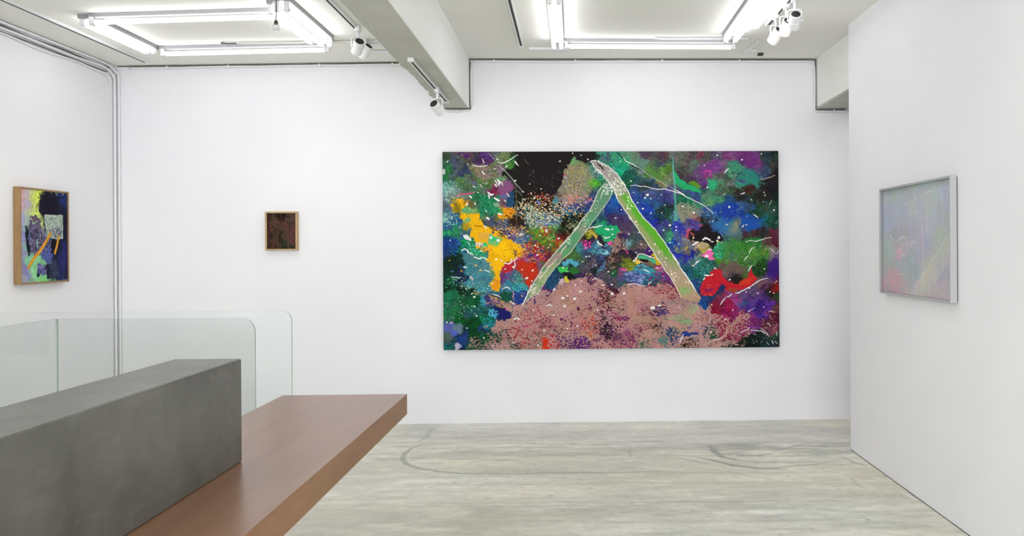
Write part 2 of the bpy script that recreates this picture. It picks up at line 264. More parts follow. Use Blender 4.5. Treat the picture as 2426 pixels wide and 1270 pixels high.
SEEDS = """1055,365,3a4a38 1065,395,2f6a40 1090,372,4a5a45 1094,371,5a2a6a 1110,372,5a4a44 1130,370,3c2f48 1150,368,4f2c68 1075,382,45506a 1100,385,4c5040 1060,410,1f6a3f 1075,405,4a5a60 1100,405,353a55 1120,395,6c6a52 1145,400,7a6a60 1170,385,5c6e4e 1195,370,6a7a55 1210,388,3f7a38 1185,400,7a6a70 1150,415,86706a 1120,420,5c7045 1090,425,4e6e45 1070,430,4a7a68 1055,440,6f9f9a 1075,445,8ab0a5 1060,470,6a7f80 1085,450,6a7a72 1120,437,565070 1105,445,4e7050 1140,430,4f6f3c 1160,430,55703a 1190,425,6a9a70 1200,435,7d4a74 1195,450,8a5078 1165,452,7a2f4f 1140,445,57705a 1100,460,6a7a6a 1125,470,2f6a48 1150,475,1f7a4f 1170,480,2a805a 1110,480,6a6a3a 1090,475,b08a20 1085,490,c09a10 1100,497,5aa070 1120,500,7aa060 1150,490,1f7050 1055,485,5a6270 1060,500,4a6a78 1075,510,2f5a80 1110,510,e0a81a 1180,500,5f7a4a 1195,497,d79a20 1210,465,2f4a60 1215,480,1f4a6a 1185,510,c89030 1200,480,6a4a5a 1232,380,1f2323 1225,410,1f2323 1228,440,232525 1235,470,1e201c 1205,408,2a2f2c 1240,365,1e1c1c
1260,365,25201f 1300,365,25201f 1340,362,25201f 1270,400,1d1d1c 1300,410,1d1d1c 1320,395,25201f 1260,430,1c1c1b 1300,430,1c1c1b 1290,450,1c1c1b 1370,362,25201f 1395,370,25201f 1360,385,6a9a5a 1350,395,8a8a5a 1370,400,8a8a60 1385,402,7a8a50 1365,410,9a9a40 1345,410,8a7a5a 1355,430,8a8070 1375,425,8a8a70 1335,440,7a8078 1350,450,8f8078 1375,450,888478 1340,465,857a78 1360,470,947076 1380,470,7a7080 1395,420,6f8a5f 1405,433,4a9a30 1400,445,58805a 1420,425,2f7a5f 1425,440,2a6a55 1405,460,3a5060 1395,400,4a7f74 1410,405,5a7f78 1400,475,35406f 1390,490,23407a 1350,490,2f5a7a 1370,480,343a70 1340,500,2f5f78 1360,505,2a5a70 1318,475,3a7080 1325,485,203a5a 1280,470,1c1c1a 1260,480,1c1c1a 1300,480,2a2014 1270,495,241c10 1310,500,1c1a12 1250,505,2f6a50 1275,512,4a7a55 1300,512,3a5a6a 1390,510,1c2a20 1370,515,1a2a28 1410,370,223a38 1425,365,3f7f6c 1440,370,4a6070 1445,385,2a7f60 1435,360,3f8a72
1460,365,3a8a70 1475,380,2a9a72 1450,385,2f8a6a 1470,400,1aa078 1455,400,2a8a70 1490,370,62806e 1505,375,6a6f66 1500,390,5a7a6a 1520,385,58807a 1530,370,4f4050 1520,400,6a8078 1535,400,4a7a34 1548,415,5a7a45 1560,390,44505a 1570,370,4f3a44 1580,385,44584c 1565,410,5a8038 1575,405,4f7a30 1585,420,6f7560 1572,432,7a7858 1500,410,1f5048 1480,420,175a44 1475,435,1a5a3c 1505,425,2c5058 1515,430,2a4a48 1540,430,3a5260 1535,440,2a3a3e 1560,445,334a68 1500,455,2f4a80 1540,455,46507a 1580,455,43427a 1510,475,2a4488 1530,480,2f4f80 1560,475,37447a 1585,475,3f3f78 1550,490,2f5a80 1520,500,2446a0 1540,505,223c90 1560,503,16302c 1575,510,1f4a3a 1590,500,1c2c2a 1605,480,1f6a52 1620,475,1d6048 1635,470,1f7a5c 1610,500,8a8a70 1630,505,8a8a78 1645,492,2f7a5a 1600,370,5f6a62 1600,390,5a6a60 1620,380,5a5a52 1640,370,50404a 1620,400,4a4a48 1610,410,3f3540 1635,415,403845 1640,400,4f5a50 1630,455,3f4a80 1645,462,33477a 1485,500,3a4080 1450,500,25407f 1455,515,40305a 1445,485,1f4f98
1655,370,5a4a52 1665,365,6f2f4a 1680,370,4a4c48 1655,385,4a6a60 1670,385,4c4f4a 1650,400,53605a 1700,365,5a5468 1725,368,6f3a68 1740,370,703f70 1760,368,64306a 1780,370,73407a 1790,385,6f3a78 1775,385,5f2868 1765,378,4a2a5a 1700,385,6f3f7a 1690,390,7a3f88 1715,385,6c5070 1745,385,3f7a66 1740,400,3f8a6c 1760,395,6c5a74 1790,400,5a4a70 1810,370,2a3a40 1830,370,20302c 1820,390,2c3c48 1840,385,27392f 1665,405,6a3a70 1675,410,8a3a70 1690,405,783a80 1710,400,644a68 1700,415,5c5a58 1655,410,5a4a6a 1665,425,5a3578 1672,442,5a3068 1700,430,4a7a5c 1720,420,4a5f4f 1735,430,6a6a6a 1750,415,4c6a58 1735,410,4a8064 1765,412,2a8070 1785,425,2c8074 1790,440,2f7868 1765,435,3a7f6c 1780,405,45506c 1800,415,35405f 1810,400,32445a 1825,395,3a3c30 1835,410,201c20 1815,425,1f2020 1830,440,1e1a20 1810,450,241e20 1840,460,17211f 1695,450,3f6a50 1670,450,3a6a5a 1660,460,35507a 1710,450,506450 1730,455,35503a 1750,460,2c2f28 1780,455,3a2520 1790,470,203528 1760,475,252a28 1810,480,2a3f30 1835,480,20402f 1680,475,508060 1700,475,3f805f 1665,480,407a6a 1715,478,2a4f7a 1720,495,1f3a90 1740,500,20389a 1760,490,3a5a90 1780,495,2f4f70 1690,500,3a6aa0 1705,495,2a5a80 1675,490,30508a 1720,515,2050a0 1750,515,3a6a78 1765,512,1f3a90 1790,505,1f4030 1820,500,2a4a38 1840,515,1a4030 1660,505,2f6080
1055,520,7ab0a0 1070,515,3f6a80 1085,520,2a5a80 1060,530,2f5a80 1075,540,2f8a60 1055,545,1f8a50 1090,545,3a7a68 1085,560,2a7a5a 1060,560,18406a 1055,575,1a3f80 1080,572,1f4080 1095,555,3f5a78 1070,590,1c4078 1055,598,1f3a6a 1100,572,159050 1085,595,1a5a30 1065,610,15301c 1075,620,0f2420 1060,630,10281f 1085,610,102a28 1105,600,3f6a78 1115,615,527a72 1125,625,3f7a80 1110,635,308088 1130,640,46707c 1145,630,58808a 1125,655,3a98a8 1145,655,2f8a98 1160,650,2a9090 1140,670,45909a 1120,670,3f8a9a 1090,645,14283f 1060,650,0e2f28 1070,665,0c3f28 1055,670,0c4028 1100,655,141f3f 1155,660,2a5a68 1115,575,1f8050 1125,590,2f9060 1165,525,4a506a 1190,525,4f5a80 1215,525,2f1f18 1230,520,28201c 1240,525,2f3a30 1215,545,6a5a78 1235,555,4f6a8a 1225,575,5a6f8a 1240,568,3f5f8a 1245,590,5a406f 1232,595,c08a40 1240,612,a05a8a 1230,620,b03a50 1210,625,b02a3a 1235,628,c02818 1240,640,c83010 1195,640,c02a38 1200,650,3f5a8a 1190,655,6a2f6f 1210,655,4a6a80 1230,660,3a6a6a 1245,660,b83020 1205,675,3f7a90 1220,675,3a8a90
1250,520,3a6a68 1280,520,4a5a78 1300,525,47607a 1320,520,3a5058 1345,520,1c281c 1370,520,20281f 1350,540,241f14 1330,545,2a3a1c 1310,535,3f7a4a 1255,545,5a7030 1275,545,4f8a28 1265,560,4a7a1f 1290,545,904030 1310,555,3f702a 1285,570,4a6a20 1320,560,a03a24 1325,575,a04020 1340,560,4a1f1a 1335,550,3a1418 1350,550,4a2020 1250,565,3f5a8a 1265,575,5a4a60 1255,583,9f3020 1275,583,a02a20 1290,590,2f2048 1300,580,4f6a24 1310,590,6a5020 1245,592,a05030 1250,597,c07020 1265,600,3f2a5a 1255,608,5a3a6a 1285,600,4a2f60 1280,605,b03040 1295,605,6a2028 1270,620,7a4a78 1255,617,3a2a58 1290,615,9a3a20 1285,622,5a6a28 1250,632,c82f10 1260,650,b03a20 1275,638,6a5a6a 1250,668,8a4030 1395,530,1f3a50 1430,515,2a4a60 1445,520,2f3060 1425,545,1faa6a 1440,550,1f9f60 1415,545,3a8a68 1430,562,2f9f68 1395,555,5a5a20 1405,555,6a6a30 1390,562,1a1a14 1412,565,221c30 1388,575,d03a90 1395,568,2a1f38 1425,575,2a1f38 1370,592,3f7a7a 1375,585,3a707a 1385,595,3a4f70 1400,590,3a6a8a 1415,590,4f8f9a 1395,605,3a4050 1430,595,4f8a96 1420,607,38507a 1360,600,3f6a30 1355,610,456f38 1370,615,3f5a3a 1390,620,4f4a52 1405,625,5a4a5a 1420,615,202030 1445,615,3a2a30 1365,640,1f3f3a 1375,635,444a50 1390,635,4c4450 1410,630,15201f 1425,628,4a7a9a 1440,630,4a3a38 1380,650,3a2050 1400,655,2f1a50 1420,655,4f4a58 1435,650,5a4a58 1445,645,1a4a38 1310,640,1f4a5a 1300,660,1f4a70 1310,655,1f3a60 1330,655,2f3f5a 1345,655,1a1c1c 1395,665,2f1840 1440,668,4a4450
1455,545,1fa060 1450,560,2a9f60 1450,522,3f3a60 1470,530,4a3a60 1480,540,4f3a58 1470,553,a07a68 1475,560,40285a 1500,545,4a4a5a 1495,560,3f4a50 1510,560,405058 1465,575,8a6f68 1460,585,8f6f64 1445,597,3a4a6a 1490,575,5a8088 1500,580,4a4a4a 1520,580,6a5f58 1510,590,4a3a4a 1530,592,402060 1500,600,2a1a30 1480,600,302830 1460,610,382a30 1485,625,6a7a1f 1495,630,7a8a20 1470,635,2a4028 1450,640,1a5a38 1475,640,904068 1520,617,402a1f 1530,625,7a6a50 1510,640,3a90b0 1555,640,a04a70 1540,640,5a6a50 1480,650,4a4f7a 1500,655,5a6a9a 1515,655,7a94c8 1540,650,2f9ab0 1540,662,105058 1560,650,3a5f78 1570,655,7a2f6a 1555,665,3a4a5a 1500,668,4a5a80 1480,665,34505a 1580,665,5a2f58 1455,665,504a50 1530,515,1f3a90 1545,525,1c2a98 1560,515,1f3a4a 1580,518,1c4a3a 1600,515,4f80a0 1620,515,7f8070 1640,520,8f4a50 1555,540,3a3070 1570,540,3a4080 1575,550,3a5a60 1590,553,3a9070 1585,562,3a8f68 1600,540,2f35a0 1620,550,35389a 1630,535,4f4a78 1640,530,4a408a 1645,545,5548a0 1570,570,1a2f80 1590,575,1f40a0 1610,565,4a5a8a 1625,570,7a7a80 1635,555,b04a60 1645,560,2a1a10 1600,590,5a6a70 1620,590,6a6a70 1600,600,25309a 1620,605,2f2a8a 1640,600,1f2a88 1610,615,3a4a7a 1625,612,30308f 1640,620,4f7a70 1610,630,2f5a78 1630,640,1f5a68 1645,650,1f5a48 1620,655,2a6070 1640,670,1f4a6a 1630,665,2f6a78
1650,517,905060 1660,525,1f2828 1675,515,2f4f70 1690,520,3a3a34 1700,530,2f68a0 1715,535,3070a8 1730,525,4a7f8a 1745,540,7a7f74 1760,530,2a5a8a 1775,530,1f4a9f 1790,535,2550a0 1805,530,1f5a70 1825,525,1a4a3c 1840,530,1f4030 1650,540,4f4a88 1665,545,241e20 1680,550,1f1a18 1690,545,2a3a60 1710,550,3a5a90 1730,555,4a6f88 1750,560,4f6a70 1770,560,3f2f38 1790,555,3a2a30 1815,555,2a2a28 1835,550,5a2a3a 1650,560,1e1414 1665,560,1f1820 1700,560,2a2538 1680,580,1f1a20 1657,582,b09a80 1665,584,b0a060 1665,590,c0a040 1690,575,241f24 1700,585,3aa080 1710,580,2f9f78 1700,600,2a8f60 1720,575,3a5a50 1730,590,4a7a5a 1750,580,2f7a2c 1770,575,1f7030 1800,575,1f6a30 1820,575,5a3a38 1835,580,5a2030 1740,600,4a6a6c 1750,610,4f7a55 1760,600,2f7f28 1785,600,5a8a38 1805,600,4f7a30 1820,600,7a7270 1835,605,6a5a6a 1650,607,5f8a88 1655,620,3a6a70 1670,625,2a6a60 1685,625,2a5a50 1700,615,4a8a2f 1720,620,4f7f3a 1710,630,5f4f44 1730,635,6a564f 1750,635,6a5550 1760,625,3f6a2a 1775,630,3f6a40 1790,620,4a7f3a 1800,630,1f4a20 1815,640,1a3a1f 1835,625,4a2f7a 1835,645,35186f 1825,655,3a1f78 1790,640,1f3f20 1650,645,1f6a60 1665,645,2a7068 1720,650,6a5a58 1735,655,4a3a44 1745,660,2a2428 1740,670,1c1c1a 1800,660,5f5058 1765,660,3f5f2a 1800,650,20401c 1840,670,6a1f30 1820,665,5a4068
1060,680,0a3020 1090,685,0c2c1f 1120,685,0a2f1c 1145,680,4aa0a8 1165,685,4a8a90 1070,700,1a6a48 1060,720,2a6a50 1090,705,1a5a38 1110,710,0f5a2c 1130,705,085028 1065,740,1f6a45 1090,735,1f5a3a 1110,735,2a5a58 1130,735,1f5050 1060,755,2f6a4a 1080,760,0a5020 1105,765,064018 1130,770,064a20 1060,770,4a5a9a 1075,785,5058b8 1065,790,5a6a70 1085,775,5a7a80 1055,800,4a5a50 1075,805,2a3f4a 1095,790,0f2a38 1115,790,0a3a1c 1140,790,0f4a2a 1060,820,1a5a58 1090,810,14306a 1100,800,1f3f7a 1080,825,102a3a 1100,830,0f2a24 1120,820,1f4a38 1145,695,3a5a5a 1150,710,3f4070 1170,700,3a4a60 1185,700,1f4a48 1200,700,1a5a3a 1225,700,25408a 1240,695,1f3a6a 1235,710,203a8a 1210,682,3a6a88 1240,680,3aa0a0 1140,720,1f6a58 1175,735,141a58 1190,745,1a2060 1200,750,252f70 1150,755,106a48 1155,770,0f5a68 1140,780,1a3a6a
1180,780,1f4038 1160,810,1a4a34 1200,820,1c4a38 1160,830,1a4030 1220,790,a03040 1200,800,5a3a3a 1230,770,a03a48 1260,750,a02a40 1250,800,983038 1280,780,7a3a48 1300,750,702850 1340,740,601f50 1330,790,502040 1380,770,a04038 1290,820,c02a18 1250,830,2f5a48 1340,820,5a2f60 1380,810,5a2068 1400,780,a05038 1430,720,401828 1440,700,3a1820 1430,780,302028 1450,800,4a2048 1470,810,3a1a3a 1420,820,602048 1480,820,7a3060 1360,700,7a2850 1400,690,50204a 1330,690,803a58 1300,700,5a2868 1260,710,5a2a80 1480,700,70303a 1500,720,8a3a48 1540,700,8f2a40 1580,700,902040 1560,740,2a2f70 1580,730,3a2f5a 1550,760,2a1f1c 1600,740,4f8a58 1600,770,4a7a50 1590,790,24406a 1570,810,2a6a68 1610,800,203a80 1630,760,6a9a70 1620,730,1f7a68 1640,790,203a80 1630,820,2a1f14 1540,820,2a6050 1520,790,7a3a50 1500,760,8a3a50 1650,760,702838 1660,780,202f60 1660,800,2a4a70 1480,760,5a2048 1500,800,6a3058 1460,760,7a3050
1650,683,1f4a78 1700,685,203860 1665,705,1f4078 1665,720,1a4a88 1690,710,203a68 1700,720,7a1a38 1690,735,801830 1715,710,803050 1730,700,8a4078 1745,715,94407f 1725,730,9a1848 1745,740,8a1f60 1720,745,8a1858 1760,725,3a4a80 1755,735,502f70 1770,700,5a3a74 1785,690,5f4a68 1760,690,5a3a6a 1800,680,6a5058 1790,710,5a3a80 1800,730,3a1f70 1780,740,482878 1815,700,3f2a60 1825,695,2a201f 1840,690,7a2018 1840,710,2a3a20 1825,730,5a2a90 1810,745,4a2a80 1838,735,6a3a40 1840,755,4a1a28 1820,765,502838 1800,770,6a2a60 1780,770,7a2f6f 1770,760,8a2a50 1750,760,8a2058 1790,785,803a88 1760,785,8a2f60 1800,800,18201f 1830,790,7a3a48 1780,810,101a18 1810,820,18302f 1840,820,1f3038 1760,815,14201a 1790,830,0f1a14 1835,800,20403a 1680,790,1a4a38 1710,790,8a2a48 1700,770,8a2a40 1740,800,8a3050 1720,820,20302c 1690,830,3a4a38"""
def paint_big():
    s = Canvas(1049, 357, 1846, 828, 1.5, 7); s.thin = True
    s.seeds(SEEDS)
    W = 'eeeeea'
    # scrubbed brush texture over the whole ground
    br = s.noise(3, 2, 1.0, 1.0); br2 = s.noise(5, 2, 1.6, .8)
    s.C = np.clip(s.C * (1 + .15 * br + .1 * br2)[..., None] + .012 * s.f1[..., None], 0, 1)
    tint = np.stack([s.noise(11, 2), s.noise(11, 2), s.noise(11, 2)], -1); lum = s.C.mean(-1, keepdims=True)
    s.C = np.clip(s.C + tint * .028 * (lum > .14), 0, 1)
    s.C = np.clip(lum + (s.C - lum) * 1.0, 0, 1)
    # black night patch behind the bush
    s.poly('1228,350 1330,350 1408,350 1412,368 1400,380 1385,385 1370,378 1358,376 1350,385 1338,392 1336,415 1330,430 1322,445 1312,462 1290,474 1262,468 1240,455 1225,440 1216,428 1205,415 1190,412 1188,404 1205,398 1222,396 1226,372', '1f1c1c', 2.2)
    s.lace(1215, 445, 1330, 520, '1a1812', -.25, s.f1, soft=.2); s.lace(1320, 505, 1390, 560, '171a12', -.1, s.f2, soft=.2)
    s.dots(1240, 385, 1335, 470, 40, ['8a9088', 'c8c8c0'], (.25, .6))
    # bush standing in the black
    s.poly('1358,368 1361,374 1366,384 1371,378 1376,386 1381,384 1384,394 1395,390 1400,402 1398,420 1405,440 1395,462 1375,482 1352,478 1335,472 1322,462 1322,446 1330,432 1342,424 1337,412 1334,400 1342,396 1340,386 1348,392 1356,384', '8a8468', 2.5, op=.55)
    for c, n in (('a8a050', 90), ('b09070', 110), ('6a7f80', 100), ('c8b8a0', 60), ('9a9a38', 60), ('6f6a88', 60), ('58503f', 70)):
        s.dots(1330, 388, 1402, 478, n, [c], (.4, 1.1), 2.2)
    s.dots(1330, 455, 1402, 486, 70, ['d88a80', 'c8a8b0', 'b8b0c8', 'e8786a'], (.5, 1.2), 2.4)
    s.dots(1352, 370, 1368, 392, 24, ['6aaa60', '7ab868', '4a9a7a'], (.5, 1.2), 2)
    s.dots(1392, 425, 1414, 442, 30, ['3fa01c', '5ab428', '88c040'], (.7, 1.5), 1.5)
    for q in ('1348,462 1345,474', '1343,464 1350,478', '1352,468 1356,480', '1394,466 1392,472 1396,474 1400,466'): s.line(q, 2.2, 'e88078')
    s.line('1334,414 1340,411', 3, 'd03a68'); s.line('1335,420 1342,419', 2.6, 'c8c8e0'); s.line('1355,434 1357,444', 1.5, 'c89858')
    # mouth of pastel flecks on the dark middle
    F = ['e8c080', 'e0a048', 'f0d8a8', 'e8e0c8', 'd89060', 'f0e8d8']
    s.dots(1215, 462, 1330, 530, 430, F, (.45, 1.25), 1.6); s.dots(1300, 475, 1385, 520, 170, F + ['a8c0b0'], (.45, 1.2), 2, 35)
    s.dots(1240, 450, 1330, 478, 60, ['d85048', 'e87868', 'f0c0a0', 'e83a40'], (.5, 1.2), 1.6)
    s.blob(1316, 474, 7, 8, '4a8f98', 0, .4, .3, .3); s.blob(1275, 478, 6, 3, '6a70b8', 40)
    T = ['b8d0c0', 'd8e0d0', '88b0a0', 'a0a8d0', 'c8d0a0', 'f0f0e8']
    s.dots(1238, 498, 1330, 544, 430, T, (.45, 1.05), 1.6, 30); s.dots(1262, 505, 1330, 545, 120, ['4a6ab0', '7a90c8', '38587a', 'c8d058'], (.5, 1.2), 1.6)
    s.dots(1335, 515, 1385, 560, 130, ['8a9a68', 'c8c8a8', 'a8b070', '6a7f60'], (.35, .9), 3); s.dots(1240, 480, 1262, 520, 60, ['e8e8e0', 'f0d8a8'], (.5, .9), 1)
    # yellow foliage
    s.poly('1072,468 1092,470 1104,475 1100,490 1096,497 1112,506 1134,502 1138,520 1150,534 1163,536 1180,545 1200,560 1205,566 1222,574 1232,580 1242,590 1230,603 1222,610 1216,612 1195,622 1188,632 1184,650 1182,668 1186,680 1180,690 1170,688 1160,678 1155,670 1168,665 1165,652 1160,640 1157,625 1146,614 1158,610 1157,590 1125,585 1124,562 1110,556 1114,548 1120,540 1100,536 1098,525 1092,505 1082,492 1070,485', 'f0b410', 3.2)
    s.blob(1082, 487, 8, 20, '7a6a18', -30, .5, .8, .3); s.blob(1104, 534, 10, 8, 'a89020', 0, .5, .7); s.blob(1150, 558, 20, 10, 'e0a850', 0, .5, .6, .4)
    s.poly('1180,500 1190,494 1208,488 1222,498 1214,506 1200,512 1185,518 1178,510', 'e89818', 3)
    s.blob(1180, 585, 22, 15, 'ffc208', 0, .3, .4); s.blob(1195, 598, 22, 10, 'ffc40a', 0, .3, .4); s.blob(1174, 625, 12, 16, 'ffbe10', 0, .3, .4); s.blob(1172, 672, 9, 16, 'f09a18', 0, .3, .3); s.blob(1170, 570, 16, 12, '50b888', 0, .7, .25, .5); s.blob(1165, 562, 8, 6, '38c080', 30, .6, .2); s.blob(1146, 578, 10, 5, '38b878', -8, .6, .2); s.blob(1135, 577, 8, 5, 'e8ccb8', 20, .6, .2); s.blob(1150, 590, 16, 6, 'e8a030', 0, .5, .3, .3)
    s.blob(1165, 650, 6, 7, '8a9a20', 0, .5, .5); s.blob(1104, 498, 14, 9, '58a878', 10, .7, .4, .4); s.blob(1108, 520, 9, 5, '88b070', 0, .8, .4)
    s.dots(1160, 520, 1215, 560, 170, ['3a4a48', '4a5a90', 'e09a40', 'f0c060', '5a3a28', '2a3a28'], (.5, 1.4), 1.8, 35); s.dots(1205, 530, 1250, 560, 110, ['e8a050', 'd88858', 'f0c878', '2a2018', '5a6a98'], (.5, 1.3), 2, 20)
    s.dots(1195, 488, 1225, 520, 70, ['2a1a10', 'c85a18', 'f0a828', '1c140c'], (.5, 1.2), 1.6); s.dots(1225, 560, 1262, 602, 80, ['e0a050', '6a80a8', '38507a', 'c8a868', '8a6a90'], (.5, 1.4), 2, 25)
    s.dots(1095, 470, 1105, 488, 14, ['4a3a10', '8a5a10'], (.5, 1.3)); s.dots(1160, 575, 1230, 640, 26, ['a87820', '8a6030', '6a5030'], (.4, .9)); s.line('1190,592 1215,589 1222,592', .9, 'a88820')
    s.line('1122,532 1132,534 1141,535', 1.6, '5a1a10'); s.line('1136,510 1142,522 1155,534 1170,542 1190,556 1202,566', 2.2, '2a3a18', 2); s.dots(1210, 592, 1224, 604, 16, ['4a3a30', '6a4a50'], (.7, 1.5))
    s.line('1246,600 1235,596 1226,602 1222,606', 2, 'd87828', 1)
    # greens above the yellow
    s.blob(1160, 482, 25, 14, '1f8055', 15, .6, .4, .5); s.blob(1175, 496, 18, 9, '258a5c', 25, .6, .4, .5); s.dots(1125, 462, 1185, 512, 90, ['3aa070', '0f6a40', '58b088', '187050'], (.4, 1), 3, 40); s.blob(1178, 484, 9, 5, '98a888', 20, .5, .4, .4)
    s.poly('1158,453 1170,448 1186,448 1190,455 1180,460 1165,458', '7a2048', 2); s.poly('1182,428 1198,424 1212,432 1216,444 1206,452 1200,468 1196,474 1186,470 1180,458 1176,446', '85507c', 3, op=.8)
    s.poly('1210,450 1218,448 1217,466 1212,480 1208,492 1202,486 1198,474 1206,462', '23486a', 2); s.blob(1192, 464, 9, 5, '5a6a90', 0, .5, .4)
    s.line('1080,464 1092,457 1105,457 1118,455 1126,452', 3.4, 'd8508a'); s.line('1107,478 1112,470', 2.2, 'd87070')
    for q, w in (('1154,431 1150,434', 1.5), ('1172,434 1176,440', 4), ('1178,424 1183,430 1182,434', 6), ('1172,424 1180,438', 2.5), ('1186,430 1190,432', 3), ('1188,435 1191,436', 2.5), ('1155,453 1163,460 1168,458', 5), ('1157,460 1159,468', 4), ('1171,467 1182,474', 5.5), ('1126,482 1124,478', 4), ('1112,461 1117,466', 5), ('1104,484 1108,480', 4), ('1150,496 1152,500', 3), ('1200,456 1206,464', 2.6), ('1194,472 1198,476', 3), ('1060,382 1062,378', 2.4), ('1143,374 1147,384', 2.2), ('1142,403 1147,411', 3.4), ('1108,385 1109,388', 2.5), ('1170,398 1173,398', 3), ('1120,439 1126,441', 2.6), ('1136,434 1142,442', 2), ('1179,504 1188,506', 5), ('1153,513 1158,518', 4.4), ('1105,422 1105,422', 2), ('1219,380 1225,388', 3), ('1221,381 1228,391', 2), ('1198,394 1201,390', 3.5), ('1176,374 1180,376', 3), ('1236,452 1240,453', 3), ('1131,454 1133,454', 3)): s.line(q, w, W, taper=.3)
    for q in ('1118,389 1126,391 1138,392 1148,391 1155,389', '1178,381 1186,384 1194,383 1205,378 1216,371 1227,364'): s.line(q, 2.6, 'dfe6e2', taper=.5)
    s.line('1156,360 1168,371 1172,378', 1.5, '9aa898'); s.line('1180,388 1190,397 1200,407 1212,420 1220,432 1230,443 1238,452', 1.8, 'b8beb8'); s.line('1242,374 1247,382 1252,388', 1.2, '6a6a58')
    s.line('1221,435 1222,460 1223,485 1222,512 1223,530', 1.3, '8a8a50'); s.line('1222,450 1230,454 1236,464', 1.1, '8a9078')
    for q in ('1224,474 1231,480 1233,492', '1237,470 1236,480 1237,491', '1240,468 1244,476', '1257,484 1259,492 1256,504 1250,506', '1264,486 1270,494 1273,500'): s.line(q, 1.2, 'c8d0b0')
    # pale teal scumble at left edge
    s.dots(1048, 425, 1090, 480, 160, ['9ac0b8', '78a8a0', 'b8d0c8', '5a7a80'], (.4, .9), 3); s.dots(1048, 500, 1084, 535, 80, ['88c0b0', 'a8d0c0', '2a5a8a', '1f4a7a'], (.6, 1.4), 2.5); s.blob(1052, 405, 3.5, 7, 'c0c4c4', 0, .4, .3)
    s.dots(1052, 350, 1230, 470, 40, ['c8d8c8', 'e8e8e0', 'a8b868', '88b048'], (.4, 1)); s.dots(1055, 555, 1110, 605, 60, ['1a5a98', '2a7ab0', '0c2a58'], (.7, 1.5), 3, 5)
    # left middle: teal shore, white zigzags
    s.poly('1092,598 1110,602 1122,606 1134,616 1150,617 1160,628 1166,640 1170,652 1172,664 1160,668 1150,682 1130,682 1112,678 1104,665 1108,655 1097,640 1098,625 1094,612', '4a8690', 3, .0, .55)
    s.dots(1100, 605, 1170, 680, 200, ['3a98a8', '58a0a8', '6a8a88', '2a7080', '3a5a68', '78a8b0'], (.5, 1.3), 3, 15)
    s.line('1100,560 1104,556 1110,562 1114,566', 5, W, 1, .1); s.line('1106,571 1111,576 1112,580', 2, W); s.poly('1098,554 1104,558 1116,562 1113,568 1104,566 1099,564', 'ecebe6', 1)
    s.poly('1108,580 1120,575 1126,590 1150,600 1157,606 1152,612 1136,610 1122,602 1110,590', '2aa070', 3, .5); s.dots(1108, 575, 1158, 612, 60, ['58c898', '0f5a3a', '88d8b0', '1a7a48'], (.5, 1.3), 2)
    s.line('1093,592 1100,587 1105,590 1108,596 1114,598 1120,602', 3.2, W, 1, .2); s.line('1122,606 1132,611 1140,608 1147,609 1152,613', 3.2, W, 1, .2)
    s.line('1144,638 1152,640 1160,644', 2.6, W); s.line('1097,630 1104,632', 4.4, W); s.line('1067,653 1078,655 1089,656', 2.2, 'd8e0d8', 1); s.line('1067,640 1074,641', 2.4, '5a88c0'); s.blob(1116, 658, 3, 6, 'd8b8c8', -30); s.blob(1126, 627, 3.5, 2.5, 'd8b060'); s.blob(1137, 638, 3, 2, 'e0c050'); s.blob(1092, 640, 2.6, 1.8, 'c89030'); s.blob(1064, 615, 2.2, 1.6, 'b89830')
    s.line('1194,622 1204,624 1212,618 1218,614 1223,609', 3.2, W, 1, .1); s.line('1209,620 1210,612', 2.6, W); s.line('1217,615 1219,628 1215,632', 2.6, W); s.blob(1215, 632, 3.5, 3, W); s.line('1184,612 1188,619', 2, W); s.blob(1174, 613, 3.5, 2, 'f4f0d8'); s.line('1146,532 1152,540', 4.5, 'f0e4d8'); s.blob(1162, 561, 3.2, 3, W); s.blob(1179, 568, 3.5, 3.4, W); s.blob(1139, 593, 3, 1.6, W); s.line('1228,554 1237,556', 5, W, 2); s.line('1164,671 1168,669', 3, 'f0d0c0'); s.blob(1154, 515, 3, 2.4, W)
    # dark green pool with specks
    s.dots(1050, 650, 1160, 700, 90, ['a8d8b8', '68b088', '48906a', 'd8e8d8'], (.5, 1.2), 1.8, 10); s.dots(1070, 690, 1150, 760, 45, ['8ac8a8', '58a080', 'c8e0c8'], (.4, 1.1), 1.6); s.dots(1055, 655, 1090, 675, 24, ['68c090', '2a8a58'], (.5, .9), 3)
    s.line('1120,693 1134,693', 3, 'b88a30'); s.line('1121,687 1125,688', 2.5, W)
    s.blob(1064, 775, 14, 13, '5660a8', 0, .25, .4); s.blob(1083, 778, 13, 12, '5f7a88', 30, .3, .5); s.blob(1075, 788, 9, 7, '5560c0', -30, .3, .6); s.blob(1060, 798, 8, 12, '50625c', 0, .4, .8); s.blob(1094, 806, 14, 11, '1f3c78', 20, .4, .8)
    s.blob(1082, 820, 7, 8, 'b8b4cc', 0, .5, .15); s.line('1088,822 1091,815', 2, 'b8b4cc'); s.blob(1057, 762, 3, 1.8, 'e0e4e4'); s.blob(1067, 763, 3.6, 2, 'd8a8c0')
    # violet tongue, teal strokes and ochre bands at the left of the pink mass
    s.poly('1164,727 1178,728 1192,732 1204,738 1213,746 1206,756 1190,757 1176,752 1168,742', '1c2060', 1.6)
    s.dots(1155, 728, 1178, 752, 50, ['48a8c8', '58b8d0'], (.8, 1.8), 2, 60); s.dots(1136, 700, 1150, 724, 40, ['48a8c8', '3a98b8', '2a7a98'], (.7, 1.5), 2.5, 20); s.dots(1138, 748, 1172, 780, 110, ['1a9a80', '2a8aa0', '0f6a58', '48b0b0', '1a4a70'], (.5, 1.2), 3, 0)
